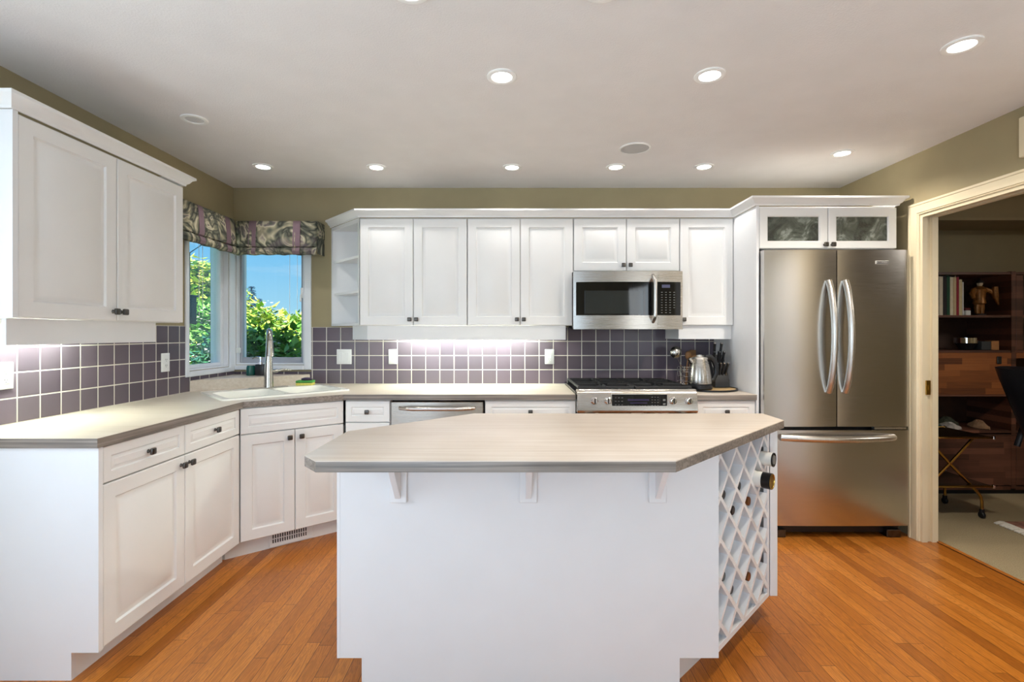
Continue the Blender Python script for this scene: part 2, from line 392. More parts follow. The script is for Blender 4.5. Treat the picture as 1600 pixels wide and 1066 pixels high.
# window frames of the corner window: each is casing, sash, pane, latch
def corner_window(name, T, w, z0, z1, cas, sash, rec, sashmat, latch):
    """Local frame: x along the wall, room at -y, wall face at y=0."""
    r = struct(thing(name, 'white framed corner window pane looking out on sunny shrubs', 'window'))
    del r['label']; del r['category']
    m = MB(T); a, b = cas
    m.box(-a, 0, -.016, 0, z0-.04, z1, .004); m.box(w, w+b, -.016, 0, z0-.04, z1, .004); m.box(0, w, -.02, 0, z0-.04, z0-.004, .004)
    m.build('casing', 'vinyl', r)
    m = MB(T)
    m.box(0, .012, 0, .13, z0, z1); m.box(w-.012, w, 0, .13, z0, z1); m.box(.012, w-.012, 0, .13, z0, z0+.012); m.box(.012, w-.012, 0, .13, z1-.012, z1)
    m.build('jamb_liner', 'vinyl', r)
    m = MB(T); s0, s1, sb = sash
    m.box(.012, s0, rec-.02, rec+.02, z0+.012, z1-.012, .004); m.box(w-s1, w-.012, rec-.02, rec+.02, z0+.012, z1-.012, .004)
    m.box(s0, w-s1, rec-.02, rec+.02, z0+.012, z0+sb, .004); m.box(s0, w-s1, rec-.02, rec+.02, z1-.05, z1-.012, .004)
    sa = m.build('sash', sashmat, r)
    m = MB(T); m.box(s0, w-s1, rec-.002, rec+.002, z0+sb, z1-.05); m.build('pane', 'glass', r)
    if latch:
        m = MB(T); m.box(w-.03, w-.012, rec-.06, rec-.02, 1.58, 1.66, .004); m.tube([(w-.02, rec-.06, 1.62), (w-.02, rec-.075, 1.6), (w-.02, rec-.08, 1.55)], .006, 8); m.build('latch', 'plastic', r)
        for z in (1.99, 1.17):
            m = MB(T); m.box(.003, .022, rec-.06, rec-.02, z-.02, z+.02, .003); m.build('hinge', 'plastic', r)
    return r
TL = Matrix.Translation((XL, 3.346, 0)) @ Matrix.Rotation(math.pi/2, 4, 'Z')
corner_window('window_1', TL, .484, 1.05, 2.12, (.036, .06), (.045, .05, .035), .05, 'vinyl', False)
corner_window('window_2', Matrix.Translation((-2.155, YB, 0)), .535, 1.06, 2.12, (.012, .055), (.03, .04, .055), .05, 'sashgrey', True)
# glazing behind the viewpoint
def plain_window(name, x0, x1, z0, z1, bars, T=Matrix.Identity(4)):
    r = struct(thing(name, 'white framed glazing', 'window')); del r['label']; del r['category']
    m = MB(T)
    for a, b in [(x0, x0+.05), (x1-.05, x1)]+[(x-.03, x+.03) for x in bars]: m.box(a, b, -3.20, -3.14, z0, z1)
    m.box(x0, x1, -3.20, -3.14, z0, z0+.06); m.box(x0, x1, -3.20, -3.14, z1-.05, z1)
    m.build('sash', 'vinyl', r)
plain_window('window_3', -2.05, -.25, .3, 2.35, [-1.15]); plain_window('window_4', .9, 2.3, .75, 2.15, [1.6], Matrix(((0, -1, 0, -.565), (-1, 0, 0, 0), (0, 0, 1, 0), (0, 0, 0, 1))))

plain_window('window_5', .05, 1.35, .8, 2.05, [.7], Matrix(((0, 1, 0, .885), (1, 0, 0, 0), (0, 0, 1, 0), (0, 0, 0, 1))))
# doorway to the office: casing, jamb with pocket-door slot, strike plate
dr = struct(thing('door_1', 'cream cased doorway', 'door')); del dr['label']; del dr['category']
m = MB(Matrix(((0, 0, -1, XR), (1, 0, 0, 0), (0, 1, 0, 0), (0, 0, 0, 1))))
m.sweep([(3.126, 0), (3.126, 2.045), (2.1, 2.045), (2.1, 0)], [(0, 0), (0, .010), (.004, .014), (.008, .012), (.012, .018), (.034, .016), (.058, .018), (.062, .022), (.074, .022), (.076, 0)])
m.build('casing', 'casing', dr)
m = MB()
m.box(XR-.004, XR+.028, 3.108, 3.126, 0, 2.045); m.box(XR+.058, XR+.094, 3.108, 3.126, 0, 2.045); m.box(XR+.028, XR+.058, 3.124, 3.128, 0, 2.045)
m.box(XR-.004, XR+.03, 2.1, 3.108, 2.027, 2.045); m.box(XR+.06, XR+.094, 2.1, 3.108, 2.027, 2.045)
m.box(XR-.004, XR+.094, 2.1, 2.118, 0, 2.027)
m.build('jamb', 'casing', dr)
m = MB(); m.box(XR+.012, XR+.042, 3.100, 3.108, .92, 1.01, .002); m.box(XR+.024, XR+.032, 3.0985, 3.1, .95, .98); m.build('strike_plate', 'brass', dr)
m = MB(); m.box(2.645, 2.672, 2.1, 3.12, 0, .007, .002); m.build('threshold', 'oak', dr)

# ================================================================== cabinets
def knob(T, x, z, parent, y=-.02):
    m = MB(T)
    m.lathe([(.009, 0), (.007, -.004), (.0055, -.010), (.007, -.016)], (x, y, z), 12, 'y')
    m.box(x-.0145, x+.0145, y-.028, y-.015, z-.0145, z+.0145, .005, 2)
    m.build('knob', 'pewter', parent)
I4 = Matrix.Identity(4)
def front(root, name, x0, x1, z0, z1, knobs=(), fr=.055, mat='white'):
    m = MB(); raised(m, x0, x1, z0, z1, fr=fr); d = m.build(name, mat, root)
    for kx, kz in knobs: knob(I4, kx, kz, d)
    return d
def carcass(root, W, D, z0, z1, toe=.08):
    m = MB()
    pr = [(0, .104), (toe, .104), (toe, 0), (D, 0), (D, z1), (0, z1)] if toe else [(0, z0), (D, z0), (D, z1), (0, z1)]
    m.extrude_x(pr, 0, W); return m.build('body', 'white', root, smooth=False)

# --- left run: one base cabinet along the side wall, its front faces +x
FX = -1.551
c = thing('base_cabinet', 'white base cabinet with two drawers over two doors, along the side wall', 'cabinet', (FX-.02, 1.890, 0), math.pi/2)
carcass(c, .955, .60, 0, CB)
m = MB(); m.extrude_x([(-.022, .104), (.08, .104), (.08, 0), (.60, 0), (.60, CB), (-.022, CB)], -.02, 0); m.build('end_panel', 'panelwhite', c, smooth=False)
# local x runs away from the viewpoint along the wall
d1 = .4785
front(c, 'drawer', .004, d1-.002, .730, .868, [(d1/2, .799)], .036)
front(c, 'drawer', d1+.002, .950, .730, .868, [(d1*1.5, .799)], .036)
front(c, 'door', .004, d1-.002, .108, .724, [(d1-.03, .684)])
front(c, 'door', d1+.002, .950, .108, .724, [(d1+.03, .684)])

# --- corner sink cabinet, its front set across the corner
A = Vector((FX, 2.843)); B = Vector((-1.084, 3.223)); dv = (B-A); sl = dv.length; sang = math.atan2(dv.y, dv.x)
nb = Vector((-dv.y, dv.x)).normalized()      # into the corner
TS = Matrix.Translation((A.x, A.y, 0)) @ Matrix.Rotation(sang, 4, 'Z')
s = thing('corner_sink_cabinet', 'white corner cabinet under the sink, with a false drawer front over two doors', 'cabinet', (A.x, A.y, 0), sang)
def w2(x, y): return (A + dv.normalized()*x + nb*y)[:]
m = MB()
fa, fb = w2(.006, .02), w2(sl-.006, .02)
m.prism([fa, fb, (fb[0], YB-.01), (XL+.01, YB-.01), (XL+.01, fa[1])], .104, .70)
fc, fd = w2(.006, .038), w2(sl-.006, .038)
m.prism([fa, fb, fd, fc], .70, CB)
ta, tb = w2(-.06, .085), w2(sl+.06, .085)
m.prism([ta, tb, (tb[0], YB-.02), (XL+.02, YB-.02), (XL+.02, ta[1])], 0, .104)
m.build('body', 'white', s, world=True, smooth=False)
def sfront(name, x0, x1, z0, z1, knobs=(), fr=.055):
    m = MB(); raised(m, x0, x1, z0, z1, y=0, fr=fr); d = m.build(name, 'white', s)
    for kx, kz in knobs: knob(I4, kx, kz, d, 0)
h = sl/2
sfront('false_drawer_front', .004, sl-.004, .724, .868, (), .036)
sfront('door', .004, h-.002, .108, .718, [(h-.034, .676)])
sfront('door', h+.002, sl-.004, .108, .718, [(h+.034, .676)])
v = thing('toe_kick_vent', 'white metal floor vent with dark slots under the sink doors', 'vent', s.location, sang)
m = MB(); m.box(.175, .43, .077, .084, .006, .1, .002); m.build('faceplate', 'white', v)
m = MB()
for i in range(15):
    x = .192+i*.0137
    for z0, z1 in ((.03, .052), (.058, .092)): m.box(x, x+.0065, .0755, .078, z0, z1)
m.build('slot_pattern', 'black', v)

# --- back run
def base(name, label, x0, x1, parts):
    c = thing(name, label, 'cabinet', (x0, 3.243, 0)); W = x1-x0
    carcass(c, W, YB-3.253, 0, CB)
    parts(c, W); return c
def drawer_cab(c, W):
    front(c, 'drawer', .003, W-.003, .730, .866, [(W/2, .797)], .036); front(c, 'door', .003, W-.003, .108, .724, [(W-.035, .684)])
def wide_cab(c, W):
    front(c, 'drawer', .003, W-.003, .730, .866, [(W/2, .797)], .036)
    front(c, 'door', .003, W/2-.002, .108, .724, [(W/2-.03, .684)]); front(c, 'door', W/2+.002, W-.003, .108, .724, [(W/2+.03, .684)])
xs = lambda px: (px-800)/242.0
base('drawer_cabinet', 'narrow white drawer cabinet between the sink cabinet and the dishwasher', -1.078, xs(610)-.002, drawer_cab)
base('drawer_cabinet', 'white drawer cabinet between the dishwasher and the range', xs(757.5), xs(901)-.004, wide_cab)
base('drawer_cabinet', 'small white drawer cabinet between the range and the tall fridge panel', 1.192, 1.573, drawer_cab)

# --- countertops
def top(name, label, poly, sides, z1=CT, z0=CB, group=None):
    m = MB(); m.prism(poly, z0, z1, side_mi=sides, bev=.004)
    return tag(m.build(name, ['lam', 'lamedge', 'lamedgey']), label, 'countertop', group)
# the counter is cut out round the sink
SC = Vector((-1.572, 3.342)); SA = math.radians(44)
su = Vector((math.cos(SA), math.sin(SA))); sv = Vector((-su.y, su.x))
def sp(u, v): return (SC + su*u + sv*v)[:]
CA = (-1.54, 2.856); CBk = (-1.079, 3.203)
outer = [(XL+.008, 1.854), (-1.54, 1.854), CA, CBk, (.409, 3.203), (.409, YB-.009), (XL+.008, YB-.009)]
m = MB(); SW, SD = .36, .24
# ring between outer outline and the sink hole, built by bridging with a bmesh fill
def counter_with_hole(m, outer, hole, z0, z1):
    for z, flip in ((z1, False), (z0, True)):
        vo = m.vs([(x, y, z) for x, y in outer]); vh = m.vs([(x, y, z) for x, y in hole])
        es = [m.b.edges.new((l[i], l[(i+1) % len(l)])) for l in (vo, vh) for i in range(len(l))]
        bmesh.ops.triangle_fill(m.b, edges=es, use_beauty=True, use_dissolve=False)
        if not flip: tops = (vo, vh)
        else: bots = (vo, vh)
    for k in (0, 1):
        t, b = tops[k], bots[k]; n = len(t)
        for i in range(n):
            f = m.face([b[i], b[(i+1) % n], t[(i+1) % n], t[i]])
            if f and k == 0: f.material_index = 2 if i in (1, 4) else 1
hole = [sp(-SW, -SD), sp(SW, -SD), sp(SW, SD), sp(-SW, SD)]
counter_with_hole(m, outer, hole, CB, CT)
tag(m.build('countertop', ['lam', 'lamedge', 'lamedgey'], smooth=False), 'pale wood-look laminate countertop running round the corner sink', 'countertop')
top('countertop', 'short pale laminate countertop between the range and the fridge panel', [(1.187, 3.203), (1.572, 3.203), (1.572, YB-.009), (1.187, YB-.009)], [1, 2, 1, 2])
m = MB(); m.prism([(XL+.009, 3.36), (-1.575, YB-.009), (XL+.009, YB-.009)], CT, .985, bev=.004)
tag(m.build('corner_ledge', 'lam'), 'raised triangular laminate ledge below the corner window', 'ledge')

# --- sink and tap
sk = thing('kitchen_sink', 'white double-bowl drop-in sink set across the corner counter', 'sink', (SC.x, SC.y, CT+.0006), SA)
m = MB()
RW, RD = .39, .27
def rr(w0, w1, d0, d1, z, r=.05, n=4):
    L = []
    for cx, cy, a in ((w1-r, d0+r, -90), (w1-r, d1-r, 0), (w0+r, d1-r, 90), (w0+r, d0+r, 180)):
        for i in range(n+1):
            t = math.radians(a+90*i/n); L.append((cx+r*math.cos(t), cy+r*math.sin(t), z))
    return L
# rim as a plate with two holes
vo = m.vs(rr(-RW, RW, -RD, RD, .010, .03)); ed = lambda l: [m.b.edges.new((l[i], l[(i+1) % len(l)])) for i in range(len(l))]
es = ed(vo); bowls = []
for x0, x1 in ((-.355, -.012), (.012, .355)):
    l = m.vs(rr(x0, x1, -.235, .165, .010)); es += ed(l); bowls.append((l, x0, x1))
bmesh.ops.triangle_fill(m.b, edges=es, use_beauty=True)
lo = m.vs(rr(-RW-.004, RW+.004, -RD-.004, RD+.004, .0, .034)); n = len(vo)
for i in range(n): m.face([lo[i], lo[(i+1) % n], vo[(i+1) % n], vo[i]])
for l, x0, x1 in bowls:
    prev = l
    for ins, z in ((.006, -.004), (.010, -.02), (.02, -.13), (.04, -.155), (.07, -.165)):
        q = m.vs(rr(x0+ins, x1-ins, -.235+ins, .165-ins, z, .05)); k = len(q)
        for i in range(k): m.face([prev[i], prev[(i+1) % k], q[(i+1) % k], q[i]])
        prev = q
    m.face(prev)
m.build('basin', 'porcelain', sk)
f = thing('kitchen_tap', 'tall brushed nickel pull-down tap on the sink rim', 'tap', sp(.012, .202)+(CT+.0106,), SA)
m = MB(); m.box(-.125, .125, -.027, .027, 0, .007, .003); m.build('base_plate', 'nickel', f)
m = MB(); m.lathe([(.032, .006), (.031, .02), (.0295, .10), (.026, .16), (.0215, .24), (.019, .30)], n=20); m.build('column', 'nickel', f)
RT = Matrix.Rotation(math.radians(-16), 4, 'Z')
pts = [(0, 0, .28)]+[(0, -.085+.085*math.cos(t), .315+.085*math.sin(t)) for t in arc(10, 0, math.pi*.93)]
m = MB(RT); m.tube(pts, [.019]*len(pts), 14); m.build('spout', 'nickel', f)
e = Vector(pts[-1])
m = MB(RT); m.tube([e, e+Vector((0, -.004, -.015)), e+Vector((0, -.008, -.06)), e+Vector((0, -.012, -.105))], [.0195, .0215, .024, .027], 16); m.build('spray_head', 'nickel', f)
m = MB(); m.tube([(.02, 0, .115), (.05, 0, .118), (.062, 0, .119)], [.014, .014, .012], 12); m.tube([(.06, 0, .119), (.10, .008, .125), (.155, .02, .118)], [.009, .007, .006], 10); m.build('lever', 'nickel', f)
# things by the tap
lx, ly = -1.905, 3.785
p = thing('soap_dispenser', 'black soap pump bottle with chrome head on the ledge behind the tap', 'soap dispenser', (lx, ly, .985))
m = MB(); m.box(-.033, .033, -.025, .025, 0, .085, .006, 2); m.build('bottle', 'black', p)
m = MB(); m.lathe([(.018, .085), (.018, .1), (.008, .102), (.008, .125), (.016, .127), (.016, .14)], n=14); m.tube([(0, 0, .135), (-.03, -.01, .138), (-.055, -.018, .128)], [.008, .007, .005], 8); m.build('pump', 'chrome', p)
M['teal'] = plain('dark green glass', srgb(22, 86, 76), .15)
m = MB(); m.lathe([(.030, 0), (.034, .01), (.031, .06), (.027, .075)], n=20)
tag(m.build('green_tumbler', 'teal'), 'dark green tumbler beside the soap pump on the ledge', 'tumbler').location = (-1.982, 3.79, .985)
M['spongeg'] = plain('green scourer', srgb(78, 150, 70), .95, var=.2, vs=90, bump=.4, bs=400); M['spongey'] = plain('yellow sponge', srgb(226, 214, 110), .95, var=.1, vs=90, bump=.4, bs=300)
g = sp(.275, .22)
p = thing('dish_sponge', 'green and yellow sponge at the back edge of the sink', 'sponge', (g[0], g[1], CT+.011), .1)
m = MB(); m.box(-.06, .06, -.035, .035, 0, .018, .004); m.build('sponge_pad', 'spongey', p)
m = MB(); m.box(-.061, .061, -.036, .036, .018, .036, .006, 2); m.build('scourer', 'spongeg', p)
M['plum'] = plain('dark plum brush', srgb(58, 40, 66), .6, var=.15, vs=80)
p = thing('dish_brush', 'dark plum scrubbing brush lying on top of the green sponge', 'brush', (g[0]+.01, g[1], CT+.047))
m = MB(); m.ball((0, 0, .008), .042, 1, .7, .3); m.build('brush_head', 'plum', p)
m = MB(); m.tube([(-.01, .01, .018), (-.02, .02, .05), (-.024, .03, .085)], [.006, .005, .004], 8); m.build('handle', 'glass', p)

# --- wall cabinets
def upper(name, label, x0, x1, z0, doors, knobs_low=True, yf=3.545, z1=2.117):
    c = thing(name, label, 'cabinet', (x0, yf+.02, 0)); W = x1-x0
    m = MB(); m.box(0, W, 0, YB-.002-yf-.02, z0, 2.125); m.build('body', 'white', c, smooth=False)
    n = doors
    for i in range(n):
        a, b = W*i/n+.0025, W*(i+1)/n-.0025
        if n == 1: kx = a+.022
        else: kx = b-.022 if i == 0 else a+.022
        front(c, 'door', a, b, z0+.002, z1, [(kx, z0+.042)])
    return c
xu = lambda px: (px-800)/220.0
upper('wall_cabinet', 'white two-door wall cabinet beside the angled open shelves', -1.083, xu(730)-.001, 1.36, 2)
upper('wall_cabinet', 'white two-door wall cabinet just before the microwave', xu(730)+.001, xu(896)-.001, 1.36, 2)
upper('wall_cabinet', 'short white two-door wall cabinet over the microwave', xu(896)+.001, xu(1062)-.001, 1.745, 2)
upper('wall_cabinet', 'narrow white single-door wall cabinet between the microwave and the fridge panel', xu(1062)+.001, 1.573, 1.36, 1)
# side-wall cabinet, faces +x
LX = -1.835
c = thing('wall_cabinet', 'white two-door wall cabinet on the side wall by the window', 'cabinet', (LX-.02, 1.852, 0), math.pi/2)
m = MB(); m.box(0, .936, 0, .318, 1.36, 2.125); m.build('body', 'white', c, smooth=False)
m = MB(); m.box(-.02, 0, -.022, .318, 1.36, 2.125); m.build('end_panel', 'panelwhite', c, smooth=False)
front(c, 'door', .003, .466, 1.362, 2.117, [(.444, 1.402)]); front(c, 'door', .471, .934, 1.362, 2.117, [(.493, 1.402)])
# angled open shelf unit
o_ = thing('open_shelf_unit', 'white angled open shelf unit ending the wall cabinets near the window', 'shelf unit')
TA = (-1.41, YB-.002); TB = (-1.086, 3.547)
tri = [TA, TB, (-1.086, YB-.002)]
m = MB()
for z0, z1 in ((1.36, 1.378), (2.095, 2.125)): m.prism(tri, z0, z1)
m.prism([(-1.104, 3.575), (-1.086, 3.547), (-1.086, YB-.002), (-1.104, YB-.002)], 1.378, 2.095)
m.prism([(-1.395, YB-.012), (-1.104, YB-.012), (-1.104, YB-.002), (-1.41, YB-.002)], 1.378, 2.095)
m.build('frame', 'panelwhite', o_, smooth=False)
for z in (1.605, 1.855):
    m = MB(); m.prism([(-1.385, YB-.014), (-1.106, 3.585), (-1.106, YB-.014)], z-.009, z+.009); m.build('shelf', 'panelwhite', o_, smooth=False)
# tall panel by the fridge and the cabinet over the fridge
m = MB(); m.box(1.575, 1.593, 3.218, YB-.002, 0, 2.125, .001)
tag(m.build('tall_end_panel', 'panelwhite'), 'tall white panel standing between the wall cabinets and the fridge', 'panel')
c = thing('fridge_top_cabinet', 'white cabinet over the fridge with two rippled glass doors', 'cabinet', (1.594, 3.238, 0))
W = 2.482-1.594
m = MB(); m.box(0, W, .0, YB-.002-3.238, 1.85, 1.868); m.box(0, W, 0, YB-.002-3.238, 2.105, 2.125); m.box(0, .016, 0, YB-.002-3.238, 1.868, 2.105); m.box(W-.016, W, 0, YB-.002-3.238, 1.868, 2.105)
m.box(.016, W-.016, .62, YB-.002-3.238, 1.868, 2.105); m.build('body', 'white', c, smooth=False)
for i in (0, 1):
    a, b = W*i/2+.002, W*(i+1)/2-.002; z0, z1 = 1.852, 2.114; fx, f0, f1 = .055, .048, .058
    m = MB()
    O = lambda ins, y: [(a+ins, y, z0+ins), (b-ins, y, z0+ins), (b-ins, y, z1-ins), (a+ins, y, z1-ins)]
    Hh = lambda ins, y: [(a+fx+ins, y, z0+f0+ins), (b-fx-ins, y, z0+f0+ins), (b-fx-ins, y, z1-f1-ins), (a+fx+ins, y, z1-f1-ins)]
    m.rings([O(0, 0), O(0, -.017), O(.003, -.02), Hh(-.006, -.02), Hh(0, -.014), Hh(0, 0), O(0, 0)], False, False)
    d = m.build('door', 'white', c)
    m = MB(); m.box(a+fx-.003, b-fx+.003, -.009, -.005, z0+f0-.003, z1-f1+.003); m.build('glass_pane', 'ripple', d)
    knob(I4, b-.022 if i == 0 else a+.022, z0+.022, d)
# crown mouldings
prof = [(0, 2.108), (.008, 2.108), (.010, 2.118), (.020, 2.126), (.030, 2.142), (.044, 2.150), (.044, 2.162), (0, 2.162)]
m = MB(); m.sweep([(-1.413, YB-.003), (-1.088, 3.547), (1.573, 3.547), (1.573, 3.22), (2.484, 3.22), (2.484, YB-.003)], [(o+.001, z+.018) for o, z in prof])
tag(m.build('crown_moulding', 'white'), 'long white crown moulding along the tops of the back wall cabinets', 'moulding')
m = MB(); m.sweep([(XL+.003, 1.831), (LX-.001, 1.831), (LX-.001, 2.79), (XL+.003, 2.79)], [(o+.001, z+.018) for o, z in prof])
tag(m.build('crown_moulding', 'white'), 'white crown moulding on top of the side wall cabinet', 'moulding')
# light valances below
m = MB(); m.prism([(-1.192, 3.735), (-1.037, 3.58), (.385, 3.58), (.385, 3.60), (-1.029, 3.60), (-1.178, 3.749)], 1.257, 1.359); m.box(.367, .385, 3.60, YB-.01, 1.257, 1.359)
tag(m.build('light_valance', 'panelwhite', smooth=False), 'long white light valance below the two wall cabinets before the microwave', 'valance')
m = MB(); m.box(1.195, 1.573, 3.58, 3.598, 1.262, 1.359); m.box(1.195, 1.213, 3.598, YB-.01, 1.262, 1.359)
tag(m.build('light_valance', 'panelwhite', smooth=False), 'short white light valance behind the kettle, under the single-door wall cabinet', 'valance')
m = MB(); m.box(LX-.06, LX-.042, 1.852, 2.63, 1.257, 1.359); m.box(XL+.01, LX-.06, 2.612, 2.63, 1.257, 1.359)
tag(m.build('light_valance', 'panelwhite', smooth=False), 'white light valance below the side wall cabinet', 'valance')
# fluorescent fittings behind the valances
def striplight(label, x0, x1, y0, y1, e):
    t = thing('under_cabinet_light', label, 'light', ((x0+x1)/2, (y0+y1)/2, 1.359))
    m = MB(); m.box(x0, x1, y0, y1, 1.335, 1.3585); m.build('housing', 'plastic', t, world=True)
    dx, dy = (.008, .008); m = MB(); m.box(x0+dx, x1-dx, y0+dy, y1-dy, 1.322, 1.335, .004); m.build('diffuser', 'tube', t, world=True)
striplight('lit fluorescent strip under the wall cabinets on the back wall', -.86, .17, 3.77, 3.85, 0)
striplight('lit fluorescent strip under the side wall cabinet', -2.13, -2.05, 1.88, 2.40, 0)

M['silver'] = plain('silver badge paint', srgb(206, 202, 196), .35)
# ================================================================== appliances
# --- fridge
FY = 3.163
f = thing('fridge', 'stainless french-door fridge with a bottom freezer drawer', 'fridge', (0, 0, 0))
x0, x1, xm = 1.598, 2.512, 2.058
def bowed(m, a, b, z0, z1, y, t, bow=.010, bev=.012):
    """A slightly bowed door skin: the front swells towards the room in the middle."""
    n = 10; L0 = []; 
    for i in range(n+1):
        u = i/n; x = a+(b-a)*u; L0.append((x, y-bow*(1-(2*u-1)**2)))
    prof = [(a, y+t)]+[(a, y+bev)]+L0[0:1]+L0[1:-1]+L0[-1:]+[(b, y+bev), (b, y+t)]
    m.prism(prof, z0, z1)
m = MB(); m.box(x0+.004, x1-.004, FY+.075, YB-.02, .05, 1.815); m.build('body', 'black', f)
M['fridgeside'] = plain('grey fridge side', srgb(150, 146, 138), .4, .6, var=.03)
m = MB(); m.box(x0+.002, x0+.006, FY+.075, YB-.02, .05, 1.815); m.box(x1-.006, x1-.002, FY+.075, YB-.02, .05, 1.815); m.box(x0+.006, x1-.006, FY+.075, YB-.02, 1.813, 1.817); m.build('side_panel', 'fridgeside', f)
def handle(path_y, a, b, z, horizontal, parent, r=.019):
    pts = []
    for t in arc(16, 0, 1):
        k = math.sin(math.pi*t)**.7 if 0 < t < 1 else 0
        q = a+(b-a)*t
        pts.append((q, path_y-.004-.062*k, z) if horizontal else (z, path_y-.004-.062*k, q))
    m = MB(); m.tube(pts, [r]*len(pts), 12); return m.build('handle', 'steelh', parent)
m = MB(); bowed(m, x0, xm-.003, .712, 1.832, FY, .07, .006); d = m.build('door', 'steeldoor', f); handle(FY-.002, .93, 1.635, xm-.056, False, d)
m = MB(); bowed(m, xm+.003, x1, .712, 1.832, FY, .07, .006); d = m.build('door', 'steeldoor', f); handle(FY-.002, .93, 1.635, xm+.05, False, d)
m = MB(); m.box(2.296, 2.383, FY-.0075, FY-.003, 1.741, 1.763, .002); bd = m.build('badge', 'silver', d)
m = MB(); m.box(2.305, 2.380, FY-.0082, FY-.0074, 1.7445, 1.7595); m.build('badge_inlay', 'black', bd)
cu = bpy.data.curves.new('badge_letters', 'FONT'); cu.body = 'KITCHENAID'; cu.size = .0125; cu.extrude = .0003; cu.align_x = 'CENTER'; cu.align_y = 'CENTER'
tmp = bpy.data.objects.new('badge_curve', cu); col.objects.link(tmp); bpy.context.view_layer.update()
lme = bpy.data.meshes.new_from_object(tmp.evaluated_get(bpy.context.evaluated_depsgraph_get())); bpy.data.objects.remove(tmp); lme.materials.clear(); lme.materials.append(M['silver'])
lt = bpy.data.objects.new('badge_lettering', lme); col.objects.link(lt); lt.location = (2.342, FY-.0086, 1.752); lt.rotation_euler = (math.pi/2, 0, 0); lt.parent = bd
m = MB(); bowed(m, x0, x1, .085, .690, FY-.002, .075, .008); d = m.build('freezer_drawer', 'steeldoor', f); handle(FY-.004, 1.70, 2.41, .645, True, d, .022)
m = MB(); m.box(2.30, 2.50, FY+.004, FY+.03, .694, .708); m.build('hinge_cover', 'steelh', f)
for a, b in ((x0+.01, x0+.07), (x1-.07, x1-.01)):
    m = MB(); m.box(a, b, FY+.05, FY+.12, 1.817, 1.836, .004); m.build('hinge', 'iron', f)
m = MB(); m.box(x0+.02, x1-.02, FY+.06, FY+.10, .02, .083); m.build('grille', 'black', f)
for a in (x0+.06, x1-.12):
    m = MB(); m.box(a, a+.09, FY+.02, FY+.09, .0, .05, .004); m.build('foot', 'pewter', f)

# --- dishwasher
x0, x1 = xs(610.5), xs(756)
d = thing('dishwasher', 'stainless dishwasher with a bar handle beside the narrow drawer cabinet', 'dishwasher', (0, 0, 0))
m = MB(); m.box(x0+.003, x1-.003, 3.265, YB-.02, .09, CB-.004); m.build('body', 'dark', d)
m = MB(); m.box(x0+.004, x1-.004, 3.215, 3.265, .11, CB-.012, .004); pn = m.build('door', 'steel', d)
pts = [(x0+.06+(x1-x0-.12)*t, 3.213-.045*min(1, math.sin(math.pi*t)*2.2), .822) for t in arc(16, 0, 1)]
m = MB(); m.tube(pts, .0125, 12); m.build('handle', 'steelh', pn)
m = MB(); m.box(x0+.004, x1-.004, 3.30, 3.32, .0, .10); m.build('toe_panel', 'black', d)

# --- range
x0, x1 = .4135, 1.1745
r = thing('gas_range', 'stainless slide-in gas range with black grates and four chrome knobs', 'range', (0, 0, 0))
m = MB(); m.box(x0+.006, x1-.006, 3.25, YB-.012, .08, .895); m.build('body', 'dark', r)
m = MB(); m.extrude_x([(3.148, .815), (3.160, .800), (3.262, .800), (3.262, .921), (3.215, .945), (3.190, .945), (3.176, .936), (3.168, .920)], x0, x1); cp = m.build('control_panel', 'steel', r)
# panel plane helper: the knob face leans back a little
def pf(z): return 3.148+(z-.815)*(3.168-3.148)/(.920-.815)
zc = .877
for px in (929, 950, 1052, 1077):
    x = (px-939-56)/247+.79 if False else (px-800)/247.5
    zk = zc
    m = MB(); yk = pf(zk)
    m.lathe([(.024, .002), (.024, -.006), (.020, -.010), (.019, -.024), (.015, -.027)], (x, yk, zk), 22, 'y'); k = m.build('burner_knob', 'chrome', cp)
    m = MB(); m.box(x-.004, x+.004, yk-.034, yk-.026, zk-.017, zk+.017, .002); m.build('knob_grip', 'pewter', k)
xa, xb = (956-800)/247.5, (1043-800)/247.5
m = MB(); m.box(xa-.004, xb+.004, pf(.876)-.004, pf(.876)+.01, .831, .921, .003); m.build('display_surround', 'steelh', cp)
m = MB(); m.box(xa, xb, pf(.876)-.006, pf(.876), .835, .917, .003); dp = m.build('display_glass', 'blackglass', cp)
m = MB(); y = pf(.876)-.0068
m.box(xa+.10, xa+.235, y, y+.001, .877, .887); m.box(xa+.115, xa+.225, y, y+.001, .860, .866); m.build('display_readout', 'display', dp)
m = MB()
for i in range(3):
    for j in range(3): m.box(xa+.02+j*.02, xa+.03+j*.02, y, y+.001, .850+i*.022, .853+i*.022)
m.build('key_print', 'keys', dp); m = MB()
for i in range(4):
    for j in range(3): m.box(xb-.10+j*.018, xb-.092+j*.018, y, y+.001, .847+i*.017, .850+i*.017)
m.build('key_print', 'keys', dp); m = MB()
for i in range(9): m.box(xa+.10+i*.018, xa+.108+i*.018, y, y+.001, .844, .847)
m.build('key_print', 'keys', dp); m = MB()
for z in (.850, .875): m.box(xb-.028, xb-.012, y, y+.001, z, z+.012)
m.build('key_print', 'keys', dp)
m = MB(); m.box(x0-.004, x1+.004, 3.215, YB-.012, .9115, .930, .003); m.build('cooktop', 'blackglass', r)
